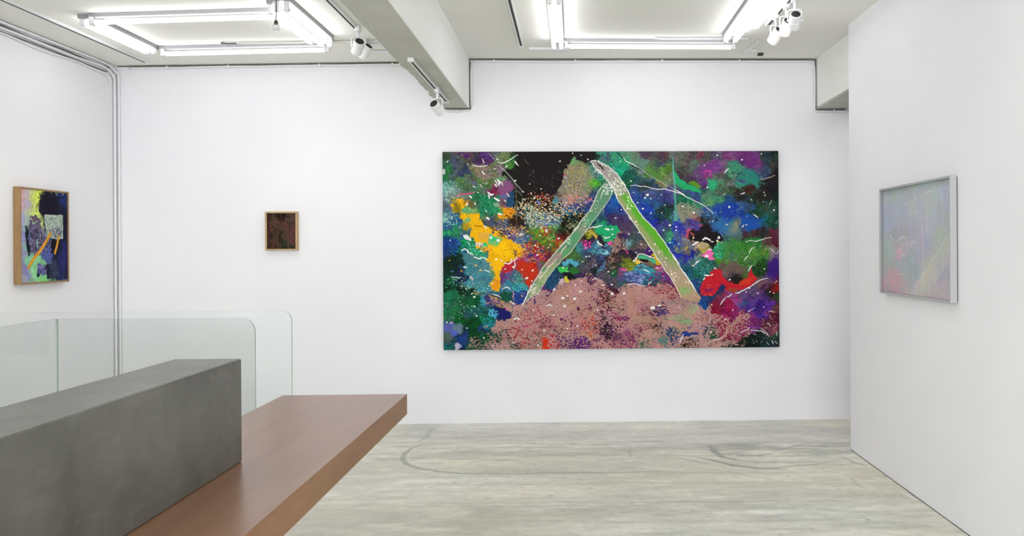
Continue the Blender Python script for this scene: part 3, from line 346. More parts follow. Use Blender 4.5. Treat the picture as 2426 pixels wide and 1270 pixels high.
    s.line('1136,700 1145,698 1155,694 1165,695', 2, '5ab0b8', 1); s.line('1166,695 1174,698 1185,704', 3, W, 1); s.line('1188,684 1198,679 1203,681 1206,684', 3.2, W, 1); s.blob(1200, 706, 13, 14, '15503c', 0, .5, .5, .3)
    s.dots(1210, 672, 1248, 690, 80, ['48a8b0', '58b8b8', '2a7a98', '3a98a0'], (.6, 1.4), 2.5); s.dots(1212, 645, 1245, 672, 80, ['58a8a0', '78b8a8', '3a7a80', '2a5a70'], (.6, 1.3), 2); s.blob(1232, 705, 12, 9, '24407f', 0, .6, .4, .3); s.dots(1228, 690, 1248, 712, 12, ['e0a850', '4a7ac0'], (.7, 1.2))
    # reds left of the left trunk
    s.poly('1226,622 1238,618 1248,622 1256,632 1264,640 1272,640 1264,656 1258,672 1250,682 1244,672 1240,650 1230,640 1222,634', 'c0321a', 2.6); s.poly('1190,636 1200,628 1214,634 1212,640 1200,640 1196,646', 'bc2a34', 2.4); s.dots(1190, 640, 1225, 668, 50, ['b83a50', '4a6aa0', '7a4a8a', '3a5a8a'], (.6, 1.4), 2.2); s.dots(1238, 575, 1296, 625, 150, ['d04020', 'e08030', '8a2028', 'c03070', '6a3a78', '30285a', 'd8a050'], (.6, 1.5), 2, 0)
    s.dots(1250, 535, 1330, 600, 150, ['5a9a28', '3f7a20', 'b84a28', '8ab030', 'c86a28'], (.6, 1.4), 2, 30); s.blob(1284, 546, 4, 5, '9ab830', 20); s.dots(1290, 548, 1312, 572, 30, ['98d870', 'b8e088'], (.5, 1), 1); s.blob(1293, 546, 2.6, 3.4, W)
    # middle between the trunks
    s.poly('1405,540 1418,536 1440,534 1462,534 1466,545 1458,556 1452,570 1442,568 1432,560 1420,552 1410,550', '23a468', 2.6); s.line('1394,541 1402,538 1412,538 1425,533', 4.2, 'd8dce0', 1); s.line('1432,541 1442,545', 5, W, 1); s.line('1428,560 1434,564 1442,562', 3.4, W, 1); s.line('1414,572 1417,578 1424,581', 5.5, W, 1)
    s.dots(1382, 546, 1402, 566, 46, ['a8a838', 'c8c840', '6a6a20'], (.6, 1.3), 2.2); s.poly('1392,545 1400,546 1410,552 1416,560 1412,568 1406,562 1400,554', 'b8a448', 1.6); s.dots(1380, 568, 1398, 590, 40, ['e050a8', 'f068b8', '7a1a58'], (.9, 1.8), 1.5); s.poly('1436,575 1444,572 1452,574 1448,581 1438,581', 'e84aa8', 1.2)
    s.dots(1360, 578, 1380, 600, 40, ['4a8a90', '3a7880'], (.7, 1.6), 2.5, 40); s.dots(1405, 578, 1456, 605, 110, ['5aa0b0', '78b8c0', '3a6a9a', '2a3a58'], (.6, 1.5), 2.4, 20); s.line('1380,590 1384,586 1390,586', 1.8, '90b8d8'); s.line('1428,603 1436,600 1438,594', 5, '98d0d8', 2)
    s.poly('1331,622 1342,612 1352,613 1366,620 1370,628 1362,630 1350,622 1338,630 1332,630', '55a8bc', 2.2); s.dots(1332, 612, 1370, 632, 40, ['68c0d0', '2a7090'], (.5, 1.2), 2.4); s.poly('1318,636 1326,631 1336,634 1346,630 1344,642 1330,644 1324,648', '35b850', 1.8); s.poly('1348,634 1360,630 1370,640 1366,648 1354,650 1348,644', '2a6a2c', 1.8); s.dots(1330, 630, 1348, 645, 20, ['88d888', '58c868'], (.5, 1), 2)
    s.poly('1286,684 1296,660 1312,642 1320,648 1318,684', '1c4668', 2.2); s.dots(1290, 645, 1325, 686, 50, ['2a5a78', '1a3050', '143a50', '3a4a70'], (.7, 1.4), 3.5, 90); s.blob(1348, 656, 7, 6, '15171a', 20, .5, .3)
    s.poly('1336,654 1342,655 1344,662 1352,666 1346,672 1336,670', 'd8c838', 1.4); s.poly('1322,662 1332,658 1336,664 1332,674 1318,680', 'c8b4bc', 2.2)
    s.dots(1440, 560, 1485, 600, 130, ['a88070', 'b89080', '5a3a48', '2a1a28', '987068'], (.6, 1.6), 2); s.dots(1436, 596, 1464, 640, 110, ['a88070', '8a6a5c', '1a1414', '2a2024'], (.6, 1.4), 2); s.dots(1370, 600, 1440, 660, 90, ['2a2030', '6a5a6a', '3a5a6a', '5a3a5a', '788090'], (.6, 1.5), 1.8); s.dots(1372, 645, 1412, 672, 100, ['2a1450', '4a2a6a', '1a1020', '6a4a70'], (.6, 1.6), 1.8)
    s.dots(1482, 562, 1496, 588, 26, ['88b8c0', '5a8a98'], (.5, 1), 1.4); s.line('1480,592 1484,598 1487,602', 3.2, 'e050a0'); s.dots(1505, 568, 1540, 590, 60, ['7a6a60', '8a7a68', '3a2a30'], (.5, 1.3), 1.8)
    s.poly('1508,608 1520,605 1534,610 1550,617 1558,618 1556,624 1544,624 1528,616 1512,614', '4aae80', 1.6); s.line('1496,624 1500,618 1505,612 1510,604 1518,602 1530,605 1540,609 1548,614', 3.2, 'ecead8', 2, .1); s.poly('1540,604 1548,600 1554,608 1562,618 1564,630 1556,632 1552,622 1548,612', 'c8a820', 2); s.poly('1500,622 1506,614 1516,616 1514,624 1506,628', 'dcb83a', 1.6); s.line('1508,622 1516,621 1522,623', 2.2, 'f0e8c0'); s.blob(1524, 618, 10, 3.4, '2a1a1c', 12, .5, .3)
    s.dots(1476, 620, 1506, 642, 80, ['8a9a28', '6a7a20', 'a8b040', '4a5a20'], (.5, 1.2), 2.5, 110); s.dots(1502, 626, 1545, 652, 110, ['3aa0c0', '58b8d0', '1a6a8a', '2a4a6a'], (.6, 1.4), 3, 30); s.line('1522,639 1530,643 1538,646', 3, 'e8f0f0'); s.dots(1552, 628, 1572, 650, 40, ['b85080', 'd878a0', '7a2a58'], (.6, 1.4), 2); s.line('1552,635 1559,637', 3, 'f0d8e0')
    s.dots(1470, 642, 1540, 672, 120, ['7088c0', '8aa0d0', '4a5a90', '3a3a68'], (.6, 1.4), 4, 3); s.poly('1470,637 1478,636 1486,640 1482,645 1472,643', 'c85a8a', 1.6); s.line('1476,658 1488,654 1502,658', 1.3, '3a3a78'); s.dots(1530, 645, 1578, 672, 60, ['2a8aa0', '1a5a6a', '5a3a78', '8a3a78'], (.7, 1.6), 4, 0); s.line('1566,655 1572,656', 2.6, 'e070b8')
    # soft sweeps top right
    s.poly('1488,357 1506,357 1522,370 1536,384 1548,400 1562,414 1574,424 1590,434 1596,444 1580,440 1562,426 1546,418 1530,408 1512,398 1500,388 1478,380 1466,362', '5f8468', 2, .3, .5); s.poly('1534,396 1542,394 1556,410 1566,422 1578,432 1566,428 1550,418 1538,408', '4f8030', 1.6, .2, .8)
    s.poly('1596,398 1604,414 1616,426 1628,434 1642,440 1654,446 1662,456 1650,456 1632,450 1618,450 1606,438 1598,436', '26a468', 1.8); s.poly('1630,432 1642,428 1654,434 1662,444 1650,444', '5a8a28', 1.6); s.blob(1688, 436, 12, 13, '2fa474', -20, .4, .4); s.poly('1740,374 1748,376 1760,390 1766,402 1756,410 1742,412 1732,402 1730,392', '409070', 3, .2, .7)
    s.blob(1775, 420, 30, 18, '2c8072', 10, .4, .5, .2); s.blob(1758, 429, 10, 3.5, '44507a', 12, .4, .5); s.blob(1675, 400, 32, 16, '6f3a80', -20, .6, .9, .3); s.blob(1780, 378, 30, 14, '6a2f72', 20, .6, .9, .3)
    s.line('1668,408 1672,405 1680,404 1684,406 1683,416', 2.2, 'e848a0', 1, .2); s.line('1669,408 1672,420 1680,422', 1.5, 'b83a80', 1); s.dots(1735, 400, 1765, 425, 30, ['2a3038', '303848'], (.6, 1.3), 1.4); s.line('1804,427 1815,424 1826,421 1838,416', 2.2, 'b8a898', 1); s.line('1717,409 1721,404 1727,399', 3.4, 'e0e4e8')
    s.poly('1603,485 1615,478 1628,482 1640,488 1655,494 1668,500 1660,512 1650,516 1632,520 1615,524 1606,510 1602,496', '8b8a74', 2.6, .3, .85); s.dots(1610, 478, 1660, 515, 60, ['3a5a4a', '2a4038', 'a8a890'], (.5, 1.2), 1.6); s.poly('1594,370 1596,395 1600,440 1600,480 1604,525 1596,525 1597,480 1595,430 1593,395', '5aa89a', .8, 0, .85); s.line('1594,372 1595,400 1596,430', 2.2, '5ab0b0'); s.poly('1597,430 1601,440 1602,480 1606,522 1598,522 1598,480', '5a9a88', .6, 0, .8)
    s.blob(1720, 502, 34, 14, '203c98', 12, .5, .7, .2); s.blob(1775, 528, 24, 12, '2050a0', 10, .5, .8, .2); s.blob(1705, 532, 30, 14, '2f6aa4', 20, .5, .7, .2); s.blob(1735, 545, 16, 16, '5a7a80', 0, .6, .7, .4); s.blob(1745, 535, 8, 18, '88886a', 25, .7, .4, .5); s.blob(1810, 470, 22, 12, '25201f', 0, .6, .6, .3)
    s.dots(1655, 495, 1700, 525, 90, ['4a7ab0', '2a5a88', '1f3040', '6a90b8'], (.5, 1.2), 2); s.dots(1655, 512, 1700, 530, 40, ['1f1a18', '3a3028'], (.8, 1.6), 2)
    s.poly('1660,535 1676,530 1690,548 1704,552 1716,562 1710,572 1696,582 1688,592 1676,584 1660,575 1646,570 1642,558 1652,556 1662,548', '1e191c', 3); s.poly('1652,580 1662,574 1678,578 1676,588 1668,594 1658,588', 'b0a078', 2); s.line('1640,582 1648,577 1653,575', 6, W, 1.5); s.line('1664,569 1670,565 1678,567 1683,571', 4.4, W, 1, .1); s.line('1684,574 1690,574', 3.4, W); s.blob(1703, 564, 3, 4, W); s.blob(1699, 572, 2.4, 3, W); s.line('1698,578 1704,573', 3.6, 'd0a830'); s.line('1704,580 1711,575', 3, W); s.line('1641,560 1643,564', 3, 'd8b020')
    s.poly('1658,607 1668,603 1676,594 1688,594 1690,602 1686,608 1694,616 1684,617 1674,612 1662,610', 'e868ac', 1.6); s.line('1676,593 1684,592', 3.8, W); s.blob(1673, 608, 5, 3.4, 'f4e8ec'); s.dots(1692, 575, 1718, 612, 110, ['48b890', '68c8a0', '1a7a50', '2aa070'], (.6, 1.4), 2); s.dots(1640, 612, 1690, 655, 140, ['2a7a70', '3a8a80', '5a9a90', '1a5048', '205a68'], (.6, 1.4), 2.4); s.line('1646,628 1650,622 1656,620', 4, W); s.line('1640,631 1643,630', 5, W); s.dots(1640, 590, 1662, 606, 20, ['202a60', '3a3a58'], (.8, 1.4), 2.4, -35); s.line('1642,606 1650,598 1658,594', 1.8, '2a2a38', 1)
    s.blob(1755, 590, 45, 22, '3a7a30', 0, .6, .8, .5); s.dots(1700, 570, 1830, 640, 160, ['4f8a34', '2a6a28', '5f9a40', '1f5a30', '6a7a60'], (.5, 1.3), 4, 100); s.blob(1740, 640, 30, 16, '6a5650', 10, .7, .7, .5); s.blob(1743, 663, 14, 11, '1e1c1c', 0, .5, .6, .2); s.dots(1780, 620, 1820, 660, 60, ['142c14', '2f5a28', '1a3a1c'], (.6, 1.5), 2.4, 30)
    s.blob(1835, 640, 16, 26, '3a1c74', 0, .4, .7, .2)
    # red leaves right
    s.poly('1690,642 1700,640 1709,645 1712,655 1716,664 1730,672 1750,676 1762,668 1772,660 1776,648 1780,634 1784,650 1794,664 1788,672 1772,682 1756,690 1740,696 1728,694 1718,690 1712,682 1700,690 1692,700 1676,704 1662,702 1655,692 1660,680 1664,668 1672,656 1682,650', 'c0202c', 2.2); s.blob(1770, 668, 18, 7, 'cc3824', -25, .5, .5); s.blob(1710, 684, 8, 8, '1d2c60', 0, .5, .3); s.blob(1675, 690, 11, 5, '7a2058', -15, .6, .5, .3); s.blob(1735, 690, 13, 4, '8a5028', 0, .6, .5, .3); s.dots(1655, 665, 1700, 702, 40, ['d83848', '8a1a40', 'e85a50'], (.6, 1.4), 2.5)
    s.line('1668,654 1679,655', 4.4, 'f0e8ec'); s.line('1682,655 1688,652', 3.4, W); s.line('1665,665 1669,660', 3.4, W); s.line('1690,636 1696,639', 3.2, 'f0d8e8'); s.line('1668,700 1669,701', 3.6, 'f070a0')
    # pink lace mass
    PK = [tuple(p) for p in P2('1100,835 1108,826 1100,822 1112,815 1116,806 1112,802 1122,792 1134,800 1132,812 1146,806 1150,790 1164,788 1158,778 1140,776 1150,772 1166,776 1172,760 1200,758 1212,750 1210,742 1196,732 1184,724 1170,716 1156,706 1165,702 1180,710 1200,714 1215,720 1230,722 1246,710 1262,702 1272,686 1284,690 1295,686 1306,694 1312,684 1318,672 1335,665 1345,668 1356,662 1368,660 1382,655 1390,668 1400,672 1412,660 1422,664 1432,682 1446,690 1458,702 1466,690 1468,678 1482,676 1496,673 1510,677 1526,678 1540,684 1555,676 1574,672 1590,680 1600,695 1616,700 1632,708 1650,716 1654,726 1665,738 1680,728 1684,748 1700,746 1712,748 1714,758 1730,762 1740,754 1752,752 1764,742 1772,740 1768,752 1782,748 1776,760 1768,770 1755,775 1745,790 1760,792 1782,786 1776,800 1752,808 1740,815 1730,825 1722,840 1100,840')]
    sl = s.box(1095, 645, 1800, 830); ins = s.inside(PK, sl, 4.0)
    lacef = s.noise(2.9, 2, 1.25, .8); big = s.noise(30, 2); fine = s.noise(2.2, 1)
    X, Y = s.X[sl], s.Y[sl]
    dens = .50 + .42 * big[sl] - .55 * np.clip((1190 - X) / 90, 0, 1) - .25 * np.clip((Y - 740) / 90, 0, 1) - .45 * np.clip((X - 1655) / 90, 0, 1) + .35 * np.exp(-((X - 1500) / 50) ** 2 - ((Y - 705) / 25) ** 2) + .3 * np.exp(-((X - 1300) / 60) ** 2 - ((Y - 712) / 20) ** 2) - .35 * np.exp(-((X - 1432) / 22) ** 2 - ((Y - 740) / 60) ** 2)
    m = np.clip((lacef[sl] * .8 + fine[sl] * .25 + dens + .16) / .3, 0, 1) * ins
    pk = hexc('b48880') * (1 + .05 * big[sl][..., None]) + np.stack([.02 * s.f1[sl], .03 * s.n1[sl], .03 * s.n2[sl]], -1)
    s.C[sl] = s.C[sl] * (1 - m[..., None] * .96) + pk * m[..., None] * .96
    rad = [('1755,750 1745,762 1730,780 1715,800 1690,815', 8), ('1768,748 1750,765 1728,790', 5)]
    for q, w in rad: s.line(q, w, 'b88a80', 3)
    for i in range(46):
        a = s.rng.uniform(-2.9, -.3); x0, y0 = 1735 + s.rng.normal(0, 14), 785 + s.rng.normal(0, 12); L = s.rng.uniform(10, 30)
        s.line([(x0, y0), (x0 + L * .5 * np.cos(a), y0 + L * .5 * np.sin(a) - 2), (x0 + L * np.cos(a + .3), y0 + L * .8 * np.sin(a))], s.rng.uniform(1, 2), ['b88a80', 'c09088', '8a2a40', 'a87a74'][i % 4])
    for (cx, cy, r, n) in ((1392, 662, 26, 50), (1420, 672, 24, 40), (1352, 668, 22, 34)):
        for i in range(n):
            a = s.rng.uniform(-2.9, -.2); r0 = s.rng.uniform(.3, .7) * r; r1 = r0 + s.rng.uniform(4, 9); s.line([(cx + r0 * np.cos(a), cy + 14 + r0 * np.sin(a)), (cx + r1 * np.cos(a), cy + 14 + r1 * np.sin(a))], .9, ['b88a80', '8a4058', 'c0948a'][i % 3])
    s.blob(1520, 760, 26, 14, 'b08c78', 0, .6, .7, .4); s.blob(1600, 755, 24, 9, '96a07c', 0, .8, .6, .5); s.blob(1625, 765, 18, 6, '7faa78', -10, .7, .6, .5); s.blob(1640, 735, 12, 10, '9aa87c', 0, .8, .5, .5)
    s.dots(1225, 725, 1300, 800, 150, ['a82a3a', '6a2030', 'c03a40', '4a3038'], (.4, 1), 1.8, 60); s.dots(1240, 790, 1290, 826, 70, ['c03a38', '2f6a50', '3a5a4a', '9a3030'], (.5, 1.1), 2); s.poly('1280,808 1290,800 1298,812 1292,818 1303,828 1280,828 1284,818', 'd03418', 3); s.dots(1370, 745, 1415, 805, 50, ['d85038', 'e07848', 'c03020'], (.5, 1.3), 3, 60); s.dots(1350, 795, 1395, 828, 60, ['5a2068', '70307a', '3a1848'], (.8, 1.9), 1.8)
    s.dots(1410, 675, 1456, 735, 130, ['5a1a28', '2a1418', '8a2a38', '3a2030'], (.6, 1.3), 2.8, 30); s.dots(1405, 740, 1460, 810, 110, ['2a1c28', '4a2a58', '1e1820', '5a2a50'], (.6, 1.3), 3, 20); s.dots(1545, 732, 1585, 750, 60, ['2a2f78', '3a3a80', '1c1c40'], (.6, 1.6), 2.4, -10); s.line('1560,732 1568,729 1578,730', 3.2, '1c1420', 2); s.dots(1536, 768, 1566, 784, 30, ['1f1814', '4a3828'], (.6, 1.3), 3, -25); s.dots(1575, 778, 1606, 798, 40, ['24406a', '3a6078', '1c3058'], (.8, 1.8), 2); s.poly('1612,792 1620,786 1630,792 1652,790 1652,796 1632,798 1616,802', '1f3a80', 2)
    s.blob(1570, 808, 16, 8, '4a7a74', -20, .7, .6, .5); s.blob(1462, 800, 14, 10, '5a3048', 0, .5, .8, .4); s.blob(1482, 792, 10, 7, '8a4068', 30, .5, .7, .3); s.dots(1440, 800, 1510, 828, 60, ['8a3a60', '6a3060', '9a4068', 'b06070'], (.8, 1.8), 2.4); s.dots(1622, 800, 1656, 826, 50, ['2a1c10', '4a3820', 'b89880'], (.6, 1.4), 2); s.dots(1535, 676, 1600, 700, 60, ['902a44', '7a2038', 'a84a58'], (.5, 1.2), 3, 25); s.line('1592,672 1600,688 1608,702', 5, '8a1f38', 1); s.dots(1448, 752, 1492, 762, 26, ['8a2a50', '5a2a68'], (.8, 1.8), 3, -15); s.dots(1250, 700, 1480, 800, 300, ['8a4a58', '7a3a4a', '6a4050'], (.35, .8), 2.2); s.dots(1470, 680, 1600, 780, 160, ['8a5050', '9a4a58', '7a4448'], (.35, .8), 3, 20)
    s.line('1266,708 1262,722', 5, '4a2a68', 2); s.blob(1367, 732, 3, 4, '5a1a40'); s.blob(1328, 757, 4, 3.4, '6a2850'); s.dots(1270, 736, 1290, 750, 6, ['a02a3a'], (.8, 1.6), 2, 90); s.line('1215,806 1220,795 1226,780', 3, '8a2030', 2); s.line('1155,715 1170,720 1185,727 1190,729', 3, 'c08a38', 1); s.line('1156,698 1166,703 1178,708 1190,713', 3.6, 'c89048', 1); s.dots(1148, 706, 1185, 722, 40, ['3a3a70', 'a87a80', '2a2a60'], (.8, 1.5), 2.5, 20); s.blob(1198, 732, 3, 2, 'e050b8')
    s.line('1206,714 1212,718 1218,720', 5, 'd8c0bc', 2); s.line('1212,688 1216,694 1214,704 1216,712', 4, 'b08890', 2)
    # left trunk
    LL = '1430,436 1418,450 1411,465 1405,480 1395,500 1378,518 1372,528 1362,540 1350,558 1335,575 1320,590 1308,605 1295,620 1283,635 1277,645 1268,660 1256,680 1248,695 1240,712'
    LR = '1449,458 1440,475 1430,490 1418,505 1408,518 1400,528 1390,543 1378,558 1365,575 1355,590 1345,602 1328,615 1322,625 1312,635 1300,650 1292,663 1283,678 1278,686 1270,695 1256,703 1244,712'
    P = P2(LL) + P2(LR)[::-1]; s.poly(' '.join('%g,%g' % p for p in P), '648c6c', .5)
    for x, y, rx, ry, c, a in ((1425, 470, 12, 26, '5f9070', 35), (1395, 525, 12, 26, '5a9870', 40), (1378, 545, 12, 16, '88907a', 40), (1356, 565, 12, 22, '5a9a6c', 45), (1340, 600, 12, 14, '5f9c68', 45), (1318, 608, 9, 16, 'a08c80', 45), (1300, 625, 9, 14, 'a88880', 45), (1305, 640, 12, 26, '93a274', 40), (1285, 660, 12, 30, '93a876', 35), (1272, 655, 5, 14, 'a88c80', 35), (1262, 690, 9, 18, 'a8ac86', 35)):
        R = 40; sb = s.box(x - R, y - R, x + R, y + R); c2, q2 = np.cos(np.radians(a)), np.sin(np.radians(a)); dx, dy = s.X[sb] - x, s.Y[sb] - y
        r = np.hypot((dx * c2 + dy * q2) / rx, (-dx * q2 + dy * c2) / ry); s.put(sb, np.clip((1.15 - r) / .5, 0, 1) * s.inside(P, sb), c)
    s.line(LL, 2.6, 'dcd8cc', .6, .1); s.line(LR, 1.8, 'd0d4c4', .6, .1); s.line('1249,688 1245,702 1240,712 1234,722', 3.2, W, 1, .1)
    s.line('1341,581 1332,590 1325,602', 2.6, 'e8e4d0'); s.line('1316,614 1308,624 1298,630 1293,640 1284,650', 2.4, 'e8e0d0', 1, .2); s.dots(1376, 505, 1396, 550, 40, ['dce0d0', 'c8d4c0'], (.5, 1), 1.6, -45); s.dots(1396, 470, 1430, 512, 36, ['d8e0c8', 'c8d8c0'], (.5, 1.1), 1.3, -35); s.line('1370,528 1366,540 1360,546', 3, 'd8dccc', 1); s.dots(1338, 558, 1356, 580, 16, ['d8e0d0'], (.6, 1.2)); s.line('1345,558 1338,568 1328,580 1318,590', 3.4, 'd0c0b8', 1.5)
    s.dots(1252, 670, 1276, 706, 40, ['e8e4d8', 'f0ece0'], (.5, 1.1), 3, -50); s.dots(1274, 640, 1292, 668, 20, ['e8e0d4'], (.5, 1.1), 3, -60); s.line('1432,444 1428,452 1424,462 1422,470', 2, W, 1.5); s.dots(1426, 432, 1450, 460, 90, ['e4e8e0', '3a7f60', 'd0dcd0'], (.5, 1.3), 2, 45); s.line('1441,430 1448,445 1450,458', 3, W, 1.5)
    # right trunk
    RR = '1402,379 1408,378 1418,382 1430,388 1440,392 1450,400 1462,413 1470,425 1480,440 1488,455 1495,473 1503,485 1512,500 1522,515 1530,522 1540,532 1552,545 1560,557 1570,570 1578,582 1585,595 1595,607 1602,618 1608,632 1615,643 1622,652 1630,664 1638,675 1644,685 1648,692'
    RL = '1402,386 1410,397 1418,402 1425,410 1432,420 1440,428 1450,440 1455,452 1460,467 1467,480 1475,492 1485,505 1492,518 1503,532 1515,550 1525,565 1535,580 1545,595 1555,613 1568,630 1575,645 1585,655 1592,668 1600,682 1607,697 1612,706'
    P = P2(RR) + [(1660, 708), (1650, 717), (1634, 716)] + P2(RL)[::-1]; s.poly(' '.join('%g,%g' % p for p in P), 'a09c88', .5)
    sb = s.box(1395, 372, 1665, 722); ins = s.inside(P, sb).astype(float); X, Y = s.X[sb], s.Y[sb]
    cx = np.interp(Y, [380, 430, 480, 520, 560, 600, 640, 690], [1412, 1452, 1481, 1507, 1539, 1568, 1590, 1620]); side = np.clip((X - cx) / 11 + .5 + .1 * s.f1[sb], 0, 1)[..., None]
    gy = np.clip((Y - 452) / 14, 0, 1)[..., None] * np.clip((655 - Y) / 60, 0, 1)[..., None]
    col = hexc('a09a92') * (1 - gy) + (hexc('97a06c') * (1 - side) + hexc('5cac30') * side) * gy
    lowm = np.clip((Y - 600) / 60, 0, 1)[..., None]; col = col * (1 - lowm) + hexc('b49e80') * lowm; gl = np.exp(-((X - 1620) / 14) ** 2 - ((Y - 690) / 8) ** 2)[..., None]; col = col * (1 - gl) + hexc('84b468') * gl
    pk2 = np.clip((Y - 698) / 8, 0, 1)[..., None]; col = col * (1 - pk2) + hexc('b89a7c') * pk2; s.put(sb, ins, col)
    s.dots(1404, 380, 1436, 410, 60, ['b0a0a0', '8a7a78', 'd8d8d8', '4a3a3a'], (.5, 1.4), 2.5, 45); s.line('1418,388 1426,396 1430,404', 4, '2a2022', 1.5); s.dots(1428, 395, 1470, 450, 130, ['c8c4bc', 'b0a8a0', '8a8078', 'e4e4dc'], (.5, 1.2), 2, 50); s.dots(1446, 425, 1482, 462, 110, ['e8ecd8', 'd8e4c0', '90b060', 'f0f0e8'], (.5, 1.4), 2.4, 65); s.dots(1482, 462, 1500, 500, 18, ['eef0e0'], (.7, 1.4), 1.2)
    s.line(RR, 2.6, 'e6e8e0', .8, .1); s.line(RL, 2.6, 'dfe0d4', .8, .1); s.line('1402,378 1398,381 1404,388 1408,394', 2.4, W, 1); s.line('1410,398 1418,406 1424,412', 4, 'd8dcd8', 1); s.line('1592,607 1600,616 1608,628', 3.8, W, .6); s.line('1614,640 1622,652 1632,668 1645,688', 3.6, W, .8); s.line('1490,512 1495,520', 4, 'e8ecd8')
    for x, y, r in ((1505, 525, 2), (1509, 533, 1.5), (1550, 579, 2), (1576, 612, 1.6), (1565, 614, 1.2), (1573, 622, 1.4), (1576, 628, 1.3), (1588, 644, 1.4), (1590, 651, 2.4), (1597, 648, 1.6), (1599, 656, 1.6), (1607, 660, 1.3), (1624, 670, 1.8), (1630, 672, 1.5), (1487, 467, 2), (1494, 487, 1.8), (1492, 495, 1.6), (1567, 607, 1)): s.blob(x, y, r, r * 1.2, 'f2ecdc', 0, .2)
    s.line('1558,594 1558,600 1561,602 1562,596 1559,593', 1.2, W); s.line('1565,593 1568,598 1566,603', 1.2, 'e0c8a0'); s.line('1592,655 1596,665 1598,670', 2.4, 'e8dcc8')
    s.dots(1640, 705, 1662, 720, 20, ['b89078', 'a8886c'], (.8, 1.6), 2); s.line('1655,704 1644,712 1634,714 1622,706 1608,704', 2, 'b89a80', 1)
    # thin drawn branches
    s.line('1462,361 1475,373 1488,384', 3.4, '2a3038', 1); s.line('1476,373 1484,381 1498,388 1510,395', 2.6, 'e0e8e4', .6); s.line('1492,386 1500,393 1510,399 1520,402', 2.4, '1f3434', .5); s.line('1510,394 1524,404 1545,420 1562,428 1575,436 1590,444 1602,452 1615,460', 1.6, 'b0b8a8', .5); s.line('1535,384 1545,396 1556,408 1565,416', 1.4, '2a3838', 1)
    s.line('1493,439 1504,438 1516,441 1530,441 1545,446 1558,448 1572,447 1585,450 1598,454 1612,458 1625,466 1640,473 1655,480 1668,488 1680,497 1690,506', 2.5, 'e2dede', .6, .3); s.line('1600,449 1610,455 1622,462', 2.4, 'e8e0d8'); s.line('1786,509 1797,517', 3, 'dfe4ea'); s.line('1756,460 1766,457', 3.6, 'dce4e4'); s.line('1811,458 1812,455', 2.6, W); s.line('1812,465 1815,462', 2.6, 'd0d8d8'); s.line('1824,487 1830,475', 2.2, 'a8b8b8'); s.line('1758,540 1763,534', 3.2, 'e4ecec'); s.line('1779,472 1783,476', 3.4, 'a8c0c8'); s.line('1714,460 1718,462', 3, 'b0b8b0'); s.blob(1728, 491, 2.6, 2.8, 'c0e4dc')
    s.line('1767,574 1778,572 1790,574 1800,571 1812,568 1820,566 1829,564', 2.4, 'd4dcd8', .6); s.line('1787,588 1780,592 1777,598 1775,604', 2.6, 'd8e4d8'); s.line('1773,608 1768,612 1763,619', 2.4, 'e0e8e0'); s.line('1824,589 1832,597 1840,605', 1.8, 'd0c8c8'); s.line('1840,605 1846,596', 1.8, 'd0d0d0'); s.line('1838,532 1846,522', 1.6, '88a098'); s.line('1782,631 1777,637 1772,646', 3, 'dce8e0'); s.line('1818,662 1808,664 1795,670 1785,677 1770,686 1755,693 1748,698 1741,697', 3, 'd8e0da', .6, .2); s.line('1734,699 1726,705 1720,707', 2.8, 'dce0dc'); s.line('1718,708 1711,716 1705,725', 3, 'e0dce0'); s.line('1836,674 1842,668', 2.4, 'd0c0d8')
    s.line('1643,722 1652,732 1655,760 1658,790 1662,822', 1.5, 'c8b8b4', .8, 0, .85); s.line('1682,735 1680,760 1676,785 1668,822', 1.4, 'c0b4b4', .8, 0, .8); s.line('1636,798 1648,812 1660,824', 1.3, 'c8bcc0'); s.line('1683,724 1686,726', 3, 'f0e0c0'); s.line('1617,794 1612,805 1608,815', 3, 'e8e4e4'); s.line('1773,743 1780,740 1786,735', 2, 'f0e8f4', 0, 0, .0)
    for i in range(4): s.blob(1773 + 4.6 * i, 741 - 2.4 * i, 1.7 - .2 * i, 1.7 - .2 * i, 'eee8f4', 0, .2)
    s.line('1820,743 1826,741 1834,744', 2.6, 'dcc8cc'); s.line('1818,770 1823,774 1825,778', 2.4, 'd8c8c8'); s.line('1799,780 1808,786 1816,793 1820,798', 2.8, 'c8b0c8', .5); s.line('1778,788 1790,787 1803,789 1812,794 1822,802', 3, 'c8ccc8', .5); s.line('1754,792 1764,787 1770,785 1775,780', 3, 'd4c4d4', .5); s.line('1840,790 1840,800', 2.6, 'd8d0c8'); s.line('1828,812 1832,820', 2.8, 'd8e0dc'); s.line('1834,812 1842,820', 2.2, 'c8d0d0'); s.line('1815,815 1821,822', 2, 'c8d0cc'); s.line('1675,818 1684,811 1696,808 1706,806 1712,804', 3.6, 'bdb4ac', .6); s.line('1784,795 1790,798', 1.8, 'c8b8a0'); s.blob(1683, 791, 2, 2, W)
    s.dots(1800, 740, 1845, 800, 50, ['b87a70', 'c09888', 'a04a60', '7a2038'], (.6, 1.4), 2.4); s.dots(1760, 798, 1845, 828, 30, ['8a9a88', '4a6a58'], (.4, .9)); s.dots(1715, 806, 1765, 830, 40, ['b08878', '1a201c', 'a8847c'], (.8, 1.8), 2.6, -10); s.dots(1720, 755, 1775, 805, 60, ['2a1820', '5a1a38', 'b88a84'], (.6, 1.2), 2.5, -35)
